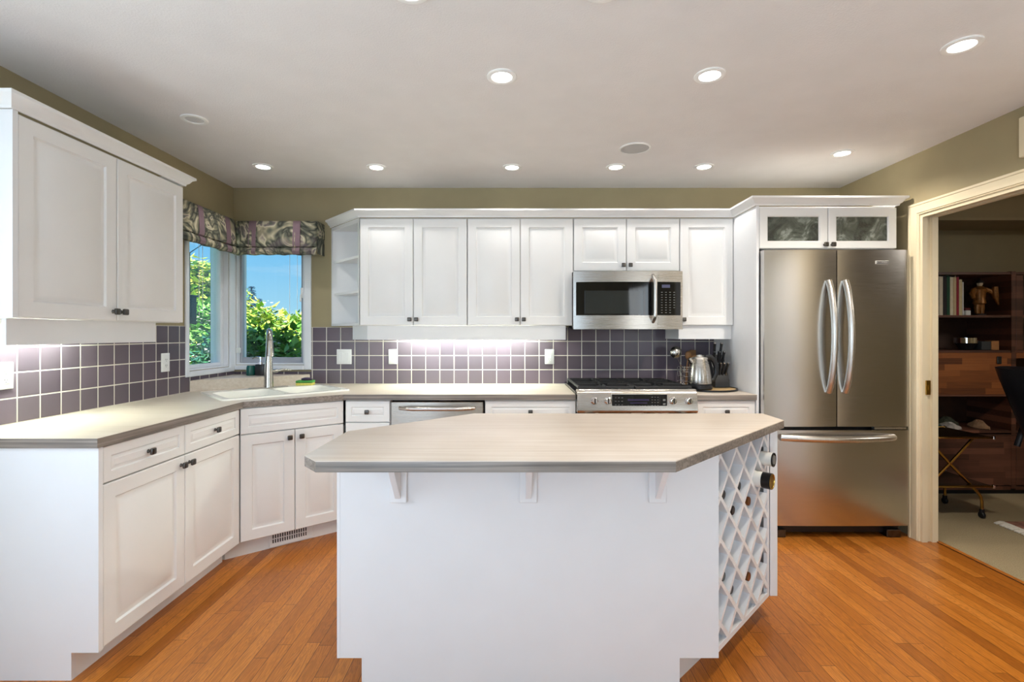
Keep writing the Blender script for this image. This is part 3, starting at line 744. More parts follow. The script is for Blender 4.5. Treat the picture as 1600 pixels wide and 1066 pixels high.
for i in range(2):
    a, b = (x0+.012, (x0+x1)/2-.003) if i == 0 else ((x0+x1)/2+.003, x1-.012)
    m = MB(); zg0, zg1 = .945, .960; ya, yb = 3.228, YB-.06
    m.box(a, b, ya, ya+.016, .931, zg1, .003); m.box(a, b, yb-.016, yb, .931, zg1, .003)
    m.box(a, a+.016, ya+.016, yb-.016, zg0, zg1, .003); m.box(b-.016, b, ya+.016, yb-.016, zg0, zg1, .003)
    ym = (ya+yb)/2; m.box(a+.016, b-.016, ym-.007, ym+.007, zg0, zg1, .003)
    for yc in ((ya+ym)/2, (yb+ym)/2):
        xc = (a+b)/2
        for dx, dy in ((1, 0), (-1, 0), (0, 1), (0, -1)):
            p0 = (xc+dx*.04, yc+dy*.04); p1 = (xc+dx*(b-a)/2*.93, yc+dy*(ym-ya)/2*.96)
            m.box(min(p0[0], p1[0])-.005*abs(dy), max(p0[0], p1[0])+.005*abs(dy), min(p0[1], p1[1])-.005*abs(dx), max(p0[1], p1[1])+.005*abs(dx), zg0, zg1+.004, .002)
    m.build('grate', 'iron', r)
    for yc in ((ya+ym)/2, (yb+ym)/2):
        m = MB(); m.lathe([(.05, .930), (.05, .936), (.038, .938), (.038, .946), (.030, .948)], ((a+b)/2, yc, 0), 24); m.build('burner', 'iron', r)
m = MB(); m.box(x0+.004, x1-.004, 3.165, 3.262, .235, .790, .006); od = m.build('oven_door', 'steel', r)
m = MB(); m.box(x0+.12, x1-.12, 3.161, 3.166, .32, .60); m.build('oven_window', 'blackglass', od)
m = MB(); m.tube([(x0+.06+(x1-x0-.12)*t, 3.165-.05*min(1, math.sin(math.pi*t)*2.4), .745) for t in arc(14, 0, 1)], .013, 12); m.build('handle', 'steelh', od)
m = MB(); m.box(x0+.004, x1-.004, 3.17, 3.262, .09, .225, .005); m.build('storage_drawer', 'steel', r)
for a in (x0+.05, x1-.09):
    m = MB(); m.box(a, a+.04, 3.3, 3.34, 0, .08); m.build('foot', 'black', r)

# --- microwave
MY = 3.421; x0, x1, z0, z1 = .4235, 1.1765, 1.332, 1.732
mw = thing('microwave', 'stainless over-the-range microwave with a black glass door', 'microwave', (0, 0, 0))
m = MB(); m.box(.4445, 1.1855, MY+.13, YB-.002, z0+.015, 1.741); m.box(.4245, 1.1755, MY+.03, MY+.115, z0+.012, z1); m.build('body', 'dark', mw)
xs_ = 1.002                    # split between the door and the control side
def curve_front(m, a, b, z0, z1, y, t, zb=0, bow=.022):
    n = 14; L = []
    A0, B0 = .4235, 1.1765
    for i in range(n+1):
        x = a+(b-a)*i/n; u = (x-A0)/(B0-A0); L.append((x, y+bow*(2*u-1)**2))
    m.prism(L+[(b, y+t), (a, y+t)], z0, z1)
def strip(name, mat, parts, parent, y=MY, t=.04):
    m = MB()
    for q in parts: curve_front(m, *q, y, t)
    return m.build(name, mat, parent)
zt, zl = 1.657, 1.427
dr_ = strip('door', 'steel', [(x0, xs_-.001, zt, z1), (x0, xs_-.001, z0, zl), (x0, x0+.018, zl, zt)], mw)
m = MB(); curve_front(m, x0+.018, xs_-.001, zl, zt, MY+.002, .036); dg = m.build('door_glass', 'blackglass', dr_)
m = MB(); curve_front(m, .500, .898, zl+.010, 1.596, MY+.0012, .002); m.build('mesh_window', 'smokeglass', dg)
cpn = strip('control_side', 'steel', [(xs_+.001, x1, zt, z1), (xs_+.001, x1, z0, zl), (x1-.014, x1, zl, zt)], mw)
m = MB(); curve_front(m, xs_+.001, x1-.014, zl, zt, MY+.002, .036); kp = m.build('keypad', 'blackglass', cpn)
yy = lambda x: MY+.022*(2*(x-.4235)/.753-1)**2
m = MB(); m.box(1.030, 1.086, yy(1.03), yy(1.03)+.004, 1.617, 1.638); m.build('clock_display', 'display2', kp)
m = MB()
for i in range(9):
    for j in range(4):
        x = 1.024+j*.029
        if i in (0, 1) and j == 3: continue
        m.box(x, x+.011, yy(x)+.0005, yy(x)+.003, 1.444+i*.0175, 1.4475+i*.0175)
m.build('key_print', 'keys', kp)
m = MB(); m.tube([(.968, MY+.006-.055*min(1, 2.6*math.sin(math.pi*t)) if 0 < t < 1 else MY+.012, 1.382+(1.70-1.382)*t) for t in arc(16, 0, 1)], .0135, 12, 1.0); m.build('handle', 'steelh', dr_)
m = MB(); m.box(x0+.03, x1-.03, MY+.05, YB-.05, z0, z0+.0145, .004); m.build('underside_vent', 'black', mw)

# ================================================================== island
isl = thing('kitchen_island', 'white island with a flat panel front, three brackets and a wine rack corner', 'island', (0, 0, 0))
IY = 1.84
m = MB(); m.prism([(-.644, IY), (.762, IY), (.762, IY+.02), (-.644, IY+.02)], .104, CB)
m.prism([(-.554, IY), (.618, IY), (.618, IY+.02), (-.554, IY+.02)], 0, .104)
m.build('front_panel', 'panelwhite', isl, smooth=False)
m = MB(); m.box(-.645, -.634, IY-.0008, IY, .104, CB); m.build('edge_strip', 'panelwhite', isl)
m = MB(); m.prism([(-.644, IY+.0205), (-.626, IY+.0205), (-.626, 1.99), (-.644, 1.997)], .104, CB)
m.prism([(-.644, 1.997), (-.626, 1.99), (-.178, 2.405), (1.175, 2.405), (1.175, 2.42), (-.184, 2.42)], .104, CB); m.build('back_panel', 'panelwhite', isl, smooth=False)
RA = Vector((.765, 1.862)); RB = Vector((1.172, 2.275)); rd = (RB-RA).normalized(); rn = Vector((rd.y, -rd.x)); RL = (RB-RA).length; rang = math.atan2(rd.y, rd.x)
m = MB(); m.box(1.176, 1.21, 2.275, 2.42, .104, CB, .001); m.build('corner_post', 'panelwhite', isl)
m = MB(); m.prism([(-.62, IY+.021), (RA.x-.02, IY+.021), (RA.x-.01, RA.y), (RB.x-.006, RB.y+.006), (1.174, 2.404), (-.178, 2.404), (-.62, 1.985)], .104, .124); m.build('bottom_board', 'panelwhite', isl, smooth=False)
m = MB(); m.prism([(-.553, IY+.021), (.612, IY+.021), (1.03, 2.26), (1.03, 2.34), (-.16, 2.34), (-.553, 1.98)], 0, .1035); m.build('plinth', 'white', isl, smooth=False)
TR = Matrix.Translation((RA.x, RA.y, 0)) @ Matrix.Rotation(rang, 4, 'Z')    # local: x along the rack, room at -y
RZ0, RZ1 = .104, CB-.003
m = MB(TR); m.box(0, RL, 0, .018, RZ0, RZ0+.022, .001); m.box(RL-.022, RL, 0, .018, RZ0+.022, RZ1, .001); m.box(0, .010, 0, .018, RZ0+.022, RZ1)
m.build('rack_frame', 'panelwhite', isl)
m = MB(TR); m.box(.0, RL, .335, .345, RZ0+.022, RZ1); m.build('rack_back', 'panelwhite', isl, smooth=False)
P_ = .16; hz = P_/2; TH = .0095
def clip(u0, z0, du, dz):
    """Segment of the line through (u0, z0) that lies inside the rack opening."""
    lo, hi = -9, 9
    for q, d, a, b in ((u0, du, .0, RL-.02), (z0, dz, RZ0+.02, RZ1)):
        t0, t1 = (a-q)/d, (b-q)/d
        lo, hi = max(lo, min(t0, t1)), min(hi, max(t0, t1))
    return lo, hi
U0 = .03; ZN = .843
slats = []
for sgn in (1, -1):
    for k in range(-8, 9):
        lo, hi = clip(U0+k*P_, ZN, 1, sgn)
        if hi-lo > .02: slats.append((U0+k*P_, sgn, lo, hi))
m = MB(TR)
for u, sgn, lo, hi in slats:
    nx, nz = -sgn*TH/1.414, TH/1.414
    dep0 = 0.0 if sgn == 1 else .0004
    P4 = [(u+lo+nx, ZN+sgn*lo+nz), (u+lo-nx, ZN+sgn*lo-nz), (u+hi-nx, ZN+sgn*hi-nz), (u+hi+nx, ZN+sgn*hi+nz)]
    P4 = [(min(max(a, .0), RL-.012), min(max(b, RZ0+.012), RZ1+.001)) for a, b in P4]
    m.rings([[(a, dep0, b) for a, b in P4], [(a, .21, b) for a, b in P4]])
m.build('lattice', 'panelwhite', isl, smooth=False)
for bx in (-.417, .060, .533):
    m = MB(); m.box(bx-.032, bx+.032, IY-.018, IY, .681, CB-.002, .002)
    m.extrude_x([(IY-.018, .697), (IY-.018, CB-.002), (IY-.150, CB-.002), (IY-.150, .862)], bx-.010, bx+.010); m.build('bracket', 'panelwhite', isl, smooth=False)
poly = [(-.603, 1.532), (.503, 1.532), (1.23, 2.257), (1.23, 2.447), (-.188, 2.447), (-.66, 2.0), (-.667, 1.605)]
top('island_countertop', 'pale wood-look laminate top of the island with clipped corners', poly, [1, 2, 2, 1, 1, 2, 2])

# bottles in the rack
M['bottle'] = plain('dark green bottle glass', srgb(22, 34, 20), .08)
M['foilred'] = plain('dark red foil', srgb(96, 26, 30), .35, .4); M['foilblack'] = plain('black foil', srgb(20, 18, 20), .35, .3); M['foilgold'] = plain('bronze foil', srgb(128, 84, 52), .3, .8); M['gold'] = plain('gold foil', srgb(196, 164, 84), .25, 1)
M['cork'] = plain('label paper', srgb(238, 236, 228), .6)
def bottle(label, i, j, foil, out=.0):
    """A bottle lying in the diamond cell whose lowest corner is lattice node (i, j)."""
    u = U0+i*hz; z = ZN-j*hz+.054+.012
    t = thing('wine_bottle', label, 'bottle', (TR @ Vector((u, .02, z)))[:], rang, 'bottles in the wine rack')
    y0 = -out
    m = MB(); m.lathe([(.034, .24+y0), (.037, .235+y0), (.037, .12+y0), (.034, .095+y0), (.020, .065+y0), (.0165, .045+y0), (.0165, .002+y0)], (0, 0, 0), 18, 'y'); m.build('glass_body', 'bottle', t)
    m = MB(); m.lathe([(.0172, .05+y0), (.0185, .004+y0), (.0185, -.012+y0), (.016, -.014+y0)], (0, 0, 0), 16, 'y'); m.build('foil', foil, t)
    return t
bottle('wine bottle with red foil, topmost of the rack, close under the island top', 4, 2, 'foilred', -.03)
bottle('wine bottle with black foil beside and below the white gift tube in the rack', 3, 3, 'foilblack', -.012)
bottle('wine bottle with black foil, highest one beside the island front panel', 1, 3, 'foilblack', -.012)
bottle('wine bottle with black foil in the fourth row of rack diamonds', 2, 4, 'foilblack', -.006)
bottle('wine bottle with bronze foil, the upper of two bronze ones in the rack', 4, 4, 'foilgold', -.0)
bottle('dark wine bottle half hidden behind the front panel edge, midway up the rack', 0, 4, 'foilblack', -.012)
bottle('green wine bottle low in the rack beside the front panel', 1, 7, 'bottle', -.012)
bottle('dark foiled wine bottle between the low green one and the low bronze one', 2, 8, 'foilblack', -.012)
bottle('wine bottle with bronze foil, the lower of two bronze ones in the rack', 4, 8, 'foilgold', -.0)
def tubebox(name, label, cat, i, j, out, r, band):
    u = U0+i*hz; z = ZN-j*hz+r*1.414+.019
    t = thing(name, label, cat, (TR @ Vector((u, .02, z)))[:], rang)
    m = MB(); m.lathe([(r, .2), (r, -out+band)], (0, 0, 0), 24, 'y'); m.build('sleeve', 'cork', t)
    m = MB(); m.lathe([(r+.001, -out+band), (r+.001, -out), (r-.003, -out-.001), (r-.005, -out+.004)], (0, 0, 0), 24, 'y'); c = m.build('cap', 'foilblack', t)
    return t, c, z
t, c, z = tubebox('gift_tube', 'white bottle tube with black and gold cap sticking out of the wine rack', 'bottle tube', 5, 3, .078, .0335, .036)
m = MB(); m.lathe([(.0335, -.0775), (.0335, -.0800), (.0295, -.0800), (.0275, -.0738), (.001, -.0738)], (0, 0, 0), 24, 'y'); m.build('gold_rim', 'gold', c)
t, c, z = tubebox('bottle_carton', 'white bottle tube with dark label end, above the gold-capped tube', 'bottle tube', 6, 2, .062, .030, .004)
m = MB(); m.lathe([(.020, -.0575), (.020, -.0632), (.001, -.0632)], (0, 0, 0), 20, 'y'); m.build('end_label', 'keys', c)

# ================================================================== small things by the range
wx = lambda px, s: (px-800)/s
bd = thing('round_tray', 'round wooden board with a black rim under the kettle and knife block', 'tray', (1.372, 3.50, CT))
m = MB(); m.lathe([(.185, 0), (.195, .003), (.195, .013), (.186, .013), (.184, .009)], n=40); m.build('rim', 'black', bd)
M['board'] = plain('maple board', srgb(214, 180, 128), .45, var=.06)
m = MB(); m.lathe([(.184, .002), (.184, .0095)], n=40); m.build('board', 'board', bd)
k = thing('kettle', 'brushed steel electric kettle with black base and handle', 'kettle', (1.290, 3.43, CT+.0135), .1)
m = MB(); m.lathe([(.080, 0), (.083, .004), (.083, .022), (.077, .026), (.077, .038)], n=32); m.build('base', 'black', k)
m = MB(); m.lathe([(.078, .038), (.079, .045), (.074, .10), (.064, .16), (.053, .198), (.052, .203)], n=36); m.tube([(-.045, 0, .172), (-.062, 0, .190), (-.075, 0, .209)], [.020, .017, .013], 12); m.build('jug', 'steel', k)
m = MB(); m.lathe([(.053, .203), (.050, .213), (.020, .222), (.020, .228), (.012, .232)], n=28); m.build('lid', 'steelh', k)
m = MB(); m.tube([(.040, 0, .212), (.075, 0, .217), (.105, 0, .195), (.120, 0, .15), (.118, 0, .10), (.098, 0, .060), (.078, 0, .055)], [.014, .014, .014, .013, .012, .012, .010], 12, 1.3); m.build('handle', 'black', k)
kb = thing('knife_block', 'black slanted knife block full of black-handled knives beside the kettle', 'knife block', (1.478, 3.58, CT+.0136), 0)
RK = Matrix.Rotation(math.radians(18), 4, 'X')
m = MB(); m.extrude_x([(-.075, 0), (.060, 0), (.105, .185), (.03, .225), (-.07, .05)], -.050, .050); m.build('block', 'black', kb)
dirn = Vector((0, -.45, .89)).normalized()
M['rivet'] = plain('bright steel knife end', srgb(220, 220, 222), .15, 1)
for i, (x, q) in enumerate([(-.033, .25), (-.011, .25), (.011, .25), (.034, .25), (-.033, .62), (-.006, .62), (.024, .62), (-.02, .9), (.02, .9)]):
    b0 = Vector((x, -.07+q*.1, .05+q*.175)); lean = Vector((x*2.0, -.42+.25*q, .9)).normalized(); ln = .075+.03*q
    m = MB(); m.tube([b0-lean*.02, b0+lean*.02, b0+lean*ln*.7, b0+lean*ln], [.009, .0095, .0085, .0105], 8, 1.3); kn = m.build('knife_handle', 'black', kb)
    m = MB(); m.tube([b0+lean*(ln+.0004), b0+lean*(ln+.006)], .0095, 8, 1.2); m.build('end_cap', 'rivet', kn)
u = thing('utensil_holder', 'chrome wire utensil holder behind the kettle beside the range', 'utensil holder', (1.290, 3.74, CT))
m = MB()
for z in (.002, .035, .07, .105, .14): m.tube([(.05*math.cos(t), .05*math.sin(t), z+.003) for t in arc(24, 0, 2*math.pi)], .0022, 6)
for i in range(10):
    t = 2*math.pi*i/10; m.tube([(.05*math.cos(t), .05*math.sin(t), .002), (.05*math.cos(t), .05*math.sin(t), .143)], .002, 6)
m.build('wire_basket', 'chrome', u)
m = MB(); m.lathe([(.048, 0), (.048, .003)], n=20); m.build('base', 'chrome', u)
l = thing('ladle', 'steel ladle standing in the utensil holder', 'ladle', (1.272, 3.74, CT+.004))
m = MB(); m.tube([(.02, .02, 0), (-.004, 0, .145), (-.05, -.03, .225)], [.004, .0035, .0035], 8); m.build('handle', 'chrome', l)
m = MB(); m.ball((-.062, -.05, .248), .045, 1, .75, 1, 20, 12); m.build('bowl', 'nickel', l)
M['spoonwood'] = plain('brown wooden spoon', srgb(120, 84, 48), .6, var=.15)
for i, (dx, dy, lab) in enumerate([(.018, -.01, 'brown wooden spoon in the utensil holder, next to the ladle'), (.045, .012, 'dark wooden spatula in the utensil holder, behind the kettle spout')]):
    t = thing('wooden_spoon' if i == 0 else 'wooden_spatula', lab, 'utensil', (1.290+dx*.4, 3.74+dy, CT+.004))
    m = MB(); m.tube([(0, 0, 0), (dx*.6, 0, .15), (dx, 0, .2)], .005, 8); m.build('handle', 'spoonwood', t)
    m = MB(); m.ball((dx*1.1, 0, .225), .03, .8, .3, 1.1, 14, 8) if i == 0 else m.box(dx-.02, dx+.03, -.004, .004, .2, .265, .003); m.build('blade', 'spoonwood', t)

# ================================================================== plates on the tile
def plate(name, label, cat, T, w, n, rocker):
    r = thing(name, label, cat, (T @ Vector((0, 0, 0)))[:], T.to_euler().z)
    m = MB(); m.box(-w/2, w/2, -.007, 0, -.058, .058, .003, 2); m.build('cover_plate', 'plastic', r)
    for i in range(n):
        x = (i-(n-1)/2)*.046
        m = MB(); m.box(x-.0165, x+.0165, -.0095, -.007, -.033, .033, .002); g = m.build('rocker' if rocker[i] else 'receptacle', 'plastic', r)
        if not rocker[i]:
            m = MB()
            for z in (-.018, .018):
                m.box(x-.007, x-.005, -.0102, -.0095, z-.004, z+.005); m.box(x+.005, x+.007, -.0102, -.0095, z-.004, z+.005); m.box(x-.002, x+.002, -.0102, -.0095, z-.011, z-.008)
            m.build('slots', 'black', g)
    return r
def onback(px, py): return Matrix.Translation((wx(px, 200.4), YB-.0085, EYE-(py-522)/200.4))
plate('wall_switch', 'white double switch plate on the tile by the window', 'switch', onback(538, 557.5), .116, 2, (True, True))
plate('wall_outlet', 'white outlet on the tile beside the double switch', 'outlet', onback(614.5, 557.5), .072, 1, (False,))
plate('wall_outlet', 'white outlet on the tile near the gas range', 'outlet', onback(858.5, 557.5), .072, 1, (False,))
def onleft(px, py):
    Y = F*(-XL-.0085)/(800-px); return Matrix.Translation((XL+.0085, Y, EYE-(py-522)*Y/F)) @ Matrix.Rotation(math.pi/2, 4, 'Z')
plate('wall_outlet', 'white outlet on the side wall tile by the corner window', 'outlet', onleft(257.5, 566.5), .072, 1, (False,))
plate('wall_outlet', 'white outlet at the near end of the side wall tile', 'outlet', onleft(6, 587.5), .072, 1, (False,))

# ================================================================== ceiling fittings
spots = [(784, 119), (1109, 117), (1503, 70), (411, 260), (588, 261), (800, 261), (962, 260.5), (1100, 260), (1316, 239), (640, -16), (942, -18)]
names = ['lit ceiling downlight over the island, above the drawer cabinets', 'lit ceiling downlight between the island and the microwave', 'lit ceiling downlight above the office doorway',
 'lit ceiling downlight in front of the corner window', 'lit ceiling downlight before the first pair of wall cabinet doors', 'lit ceiling downlight before the second pair of wall cabinet doors', 'lit ceiling downlight directly before the microwave',
 'lit ceiling downlight before the single-door wall cabinet', 'lit ceiling downlight before the fridge', 'lit ceiling downlight cut by the top edge over the island', 'lit ceiling downlight cut by the top edge, nearer the range']
POWER = {(1503, 70): (76, (1, .92, .80), 158), (1316, 239): (26, (1, .92, .82), 150), (1109, 117): (16, (1, .93, .84), 130)}
def downlight(px, py, label, lit=True):
    s = (522-py)/(H-EYE); x, y = (px-800)/s, F/s
    t = thing('ceiling_downlight', label, 'downlight', (x, y, H), 0, 'lit ceiling downlights' if lit else None)
    m = MB(); m.lathe([(.066, -.0005), (.066, -.006), (.058, -.009), (.046, -.007), (.043, -.003)], n=32, cap0=False, cap1=False); m.build('trim_ring', 'plastic', t)
    m = MB(); m.lathe([(.044, -.0045), (.001, -.0048)], n=28, cap0=False); m.build('lens', 'lamp' if lit else 'lampoff', t)
    return t, x, y
for (px, py), nm in zip(spots, names):
    t, x, y = downlight(px, py, nm)
    pw, pc, pa = POWER.get((px, py), (9 if py > 200 else 10, (1, .98, .96), 118))
    L = light('downlight_lamp', 'SPOT', (0, 0, -.03), pw, pc, spot_size=math.radians(pa), spot_blend=.55, shadow_soft_size=.03)
    L.parent = t; L.rotation_euler = (0, 0, 0)
t, x, y = downlight(304, 186, 'unlit round ceiling fitting near the corner window', False)
s = (522-231)/(H-EYE)
t = thing('ceiling_speaker', 'round grey speaker grille in the ceiling near the microwave', 'speaker', ((992-800)/s, F/s, H))
m = MB(); m.lathe([(.094, -.0005), (.094, -.006), (.086, -.009), (.084, -.006)], n=40, cap0=False, cap1=False); m.build('ring', 'plastic', t)
m = MB(); m.lathe([(.085, -.005), (.06, -.008), (.001, -.009)], n=40); m.build('grille', 'grille', t)
t = thing('door_chime', 'cream box on the wall above the doorway', 'chime', (XR, 2.50, 2.28))
m = MB(); m.box(-.025, 0, -.12, 0, -.10, .10, .004); m.build('housing', 'casing', t)

# ================================================================== fabric shades in the corner
def shade(name, label, T, w, prot, z0, z1, straps, back, end_cap=None, x0=0):
    """Local: x along the wall, room at -y."""
    t = thing(name, label, 'roman shade')
    nx, L = 30, []
    prof = [(0, z1), (.0, z1), (.006, z1-.03), (.012, z1-.10), (.016, z1-.17), (.012, z0+.062), (-.002, z0+.052), (.016, z0+.046), (.024, z0+.022), (.018, z0+.004), (.002, z0)]
    for i in range(nx+1):
        x = x0+(w-x0)*i/nx; k = .004*math.sin(i*1.9)+.003*math.sin(i*.8+1)
        L.append([(x, -prot-o+k*(.3 if j < 3 else 1), z+(.003*math.sin(i*1.1+j) if j > 5 else 0)) for j, (o, z) in enumerate(prof)])
    m = MB(T); m.rings(L, False, False, False)
    if end_cap is not None:
        x = w; m.box(x-.004, x+.002, -prot, -back, z0+.01, z1)
    m.box(x0, w-.004, -prot, -back, z1-.006, z1)
    f = m.build('fabric', 'fabric', t)
    sm = f.modifiers.new('thickness', 'SOLIDIFY'); sm.thickness = .003
    for sx in straps:
        m = MB(T); m.rings([[(sx+dx, -prot-o-.0045, z) for o, z in prof] for dx in (-.0275, -.027, .027, .0275)], False, False, False)
        sp_ = m.build('strap', 'strap', t); q = sp_.modifiers.new('thickness', 'SOLIDIFY'); q.thickness = .002
    for cx in back_cords.get(name+label[:5], ()):
        m = MB(T); m.tube([(cx, -.02, z0+.02), (cx, -.022, 1.42)], .0016, 6); m.build('pull_cord', 'plastic', t)
    return t
back_cords = {'window_shadelarge': (.448, .507), 'window_shadeflora': (.62, .66)}
shade('window_shade', 'large floral roman shade with two mauve straps over the back corner window', Matrix.Translation((XL, YB, 0)), .71, .145, 1.895, 2.148, (.228, .56), .003, True, .10)
shade('window_shade', 'floral roman shade with mauve straps on the side corner window, beside the wall cabinet', TL @ Matrix.Translation((-.53, 0, 0)), .905, .105, 1.895, 2.148, (.486, .80), .003)

# ================================================================== the office beyond the doorway
UY = 4.0
wu = thing('wall_unit', 'dark wood office wall unit with open shelves, a walnut drop front and low doors', 'wall unit', (0, 0, 0))
zz = lambda py: EYE-(py-522)/195.0
ux = lambda px: (px-800)/195.0
b0, b1, b2 = 3.02, 4.02, 5.02
for x in (b0, b1, b2):
    m = MB(); m.box(x-.018, x+.018, UY, 4.41, .06, zz(424)); m.build('upright_panel', 'walnutd', wu)
for nm, z, t in (('top_board', zz(427), .02), ('shelf', zz(494.5), .02), ('shelf', zz(549.5), .02), ('shelf', zz(618), .018), ('shelf', zz(675), .022), ('bottom_board', .062, .03)):
    for a, b in ((b0+.018, b1-.018), (b1+.018, b2-.018)):
        m = MB(); m.box(a, b, UY+.004, 4.40, z-t/2, z+t/2, .001); m.build(nm, 'walnutd', wu)
m = MB(); m.box(b0, b2, 4.395, 4.412, .06, zz(424)); m.build('back_board', 'darkwood', wu)
m = MB(); m.box(b0+.03, b2-.03, UY+.05, UY+.07, .004, .06); m.box(b0+.03, b2-.03, 4.36, 4.38, .004, .06); m.build('plinth', 'dark', wu)
m = MB(); m.box(b0+.02, b1-.02, UY-.002, UY+.018, zz(616.5), zz(551.5), .002); df = m.build('drop_front', 'walnut', wu)
m = MB(); m.box(ux(1560)-.018, ux(1560)+.018, UY-.012, UY-.002, zz(569), zz(557), .004); m.build('lock_plate', 'black', df)
for a, b in ((b0+.02, b1-.02), (b1+.02, b2-.02)):
    m = MB(); m.box(a, b, UY-.002, UY+.018, .085, zz(679), .002); m.build('low_door', 'walnutd', wu)
m = MB(); m.box(b1+.02, b1+.075, UY-.002, UY+.018, zz(547), zz(430), .002); gd = m.build('cabinet_door', 'walnutd', wu)
m = MB(); m.box(b1+.075, b2-.075, UY+.006, UY+.010, zz(547), zz(430)); m.build('door_glass', 'glass', gd)
m = MB(); m.box(b1+.02, b2-.02, UY-.002, UY+.018, zz(560), zz(551.5), .002); m.build('rail', 'walnut', wu)
m = MB(); m.box(ux(1505.5), ux(1507.5), UY+.08, 4.36, zz(493.2), zz(429)); m.build('bookend_divider', 'steelh', wu)
# books
books = [(1463, 7, 62, 'pale grey', srgb(196, 190, 178)), (1470.5, 6, 61, 'cream', srgb(220, 208, 180)), (1476.5, 6, 61, 'black', srgb(34, 30, 30)), (1482, 5, 62, 'dark green', srgb(30, 78, 52)),
 (1487, 5, 60, 'ivory', srgb(226, 214, 182)), (1492, 5, 60, 'tan', srgb(206, 184, 140)), (1496.5, 4, 60, 'crimson', srgb(150, 34, 52)), (1501, 5, 56, 'yellowed', srgb(214, 196, 150)), (1505, 2, 52, 'white', srgb(232, 228, 220))]
for px, w, h_, nm, c in books:
    key = 'book '+nm; M[key] = plain(key, c, .7, var=.05, vs=50)
    x = (px-800)/191.6; w_ = w/191.6; h2 = h_/191.6
    t = thing('book', 'upright %s book in the row on the top shelf of the wall unit' % nm, 'book', (x, UY+.07, zz(492.4)), 0, 'books on the top shelf')
    m = MB(); m.box(-w_/2+.0005, w_/2-.0005, 0, .19, 0, h2, .002); m.build('cover', key, t)
    m = MB(); m.box(-w_/2+.002, w_/2-.002, .004, .192, .003, h2+.0008); m.build('pages', 'cork', t)
# figurine of a robed warrior
M['figbrown'] = plain('gilded robe', srgb(140, 92, 40), .4, .4, var=.35, vs=60); M['figdark'] = plain('dark armour', srgb(40, 32, 28), .4, .2, var=.3, vs=60); M['figskin'] = plain('ivory carving', srgb(206, 186, 152), .5)
fg = thing('warrior_figurine', 'gilded warrior figurine standing on the top shelf beside the books', 'figurine', ((1529-800)/189, UY+.12, zz(492.4)))
m = MB(); m.lathe([(.045, 0), (.045, .012), (.038, .016)], n=20); m.build('base', 'figdark', fg)
m = MB(); m.tube([(-.018, 0, .016), (-.02, 0, .06), (-.012, 0, .105)], [.015, .019, .024], 10); m.tube([(.018, 0, .016), (.02, 0, .06), (.012, 0, .105)], [.015, .019, .024], 10)
m.lathe([(.030, .09), (.044, .10), (.037, .14), (.042, .185), (.05, .215), (.030, .235), (.014, .243)], n=16)
m.tube([(-.04, 0, .215), (-.068, -.01, .18), (-.074, -.03, .14)], [.022, .021, .012], 10); m.tube([(.04, 0, .215), (.075, -.01, .20), (.10, -.03, .17)], [.022, .021, .012], 10); m.build('robed_body', 'figbrown', fg)
m = MB(); m.ball((0, -.004, .262), .022, .85, .95, 1.15); m.build('head', 'figskin', fg)
m = MB(); m.lathe([(.03, .268), (.026, .282), (.010, .294), (.003, .305)], n=16); m.build('helmet', 'figdark', fg)
m = MB(); m.tube([(.10, -.03, .235), (.10, -.03, .17), (.128, -.03, .085)], [.02, .024, .006], 10); m.build('banner', 'figbrown', fg)
M['pinkglow'] = plain('pink and gold trinket', srgb(206, 142, 112), .4, var=.4, vs=90)
t = thing('trinket_box', 'small red and white trinket at the feet of the warrior figurine', 'trinket', ((1513-800)/192, UY+.06, zz(492.4)))
m = MB(); m.box(-.02, .02, 0, .05, 0, .04, .003); m.build('box', 'cork', t)
m = MB(); m.box(-.021, .021, -.001, .051, .04, .062, .006); m.build('lid', 'foilred', t)
# middle shelf
t = thing('silver_bowl', 'dark bowl with a silver rim on the middle shelf', 'bowl', (3.728, UY+.10, zz(547.3)))
m = MB(); m.lathe([(.036, 0), (.045, .006), (.055, .03), (.075, .055)], n=24); m.build('bowl', 'black', t)
m = MB(); m.lathe([(.075, .055), (.076, .098), (.070, .098), (.069, .058)], n=24); m.build('silver_rim', 'chrome', t)
M['slate'] = plain('dark grey case', srgb(50, 52, 54), .6, var=.1)
m = MB(); m.box(3.812, 3.888, UY+.05, UY+.25, zz(547.3), zz(533.5), .003); tag(m.build('flat_case', 'slate'), 'dark grey flat box beside the silver bowl on the middle shelf', 'box')
M['blockwood'] = plain('pale wood block', srgb(170, 116, 66), .6, var=.1, vs=30)
m = MB(); m.box(3.892, 3.953, UY+.05, UY+.11, zz(547.3), zz(533), .002); tag(m.build('wooden_block', 'blockwood'), 'small pale wooden block at the end of the grey box', 'block')
t = thing('glass_ornament', 'small pale ornament on a dark stand at the end of the middle shelf', 'ornament', (ux(1463), UY+.08, zz(547.3)))
m = MB(); m.lathe([(.05, 0), (.05, .012), (.02, .018)], n=16); m.build('stand', 'black', t)
m = MB(); m.lathe([(.018, .018), (.028, .05), (.022, .085), (.012, .10)], n=16); m.build('ornament_body', 'pinkglow', t)
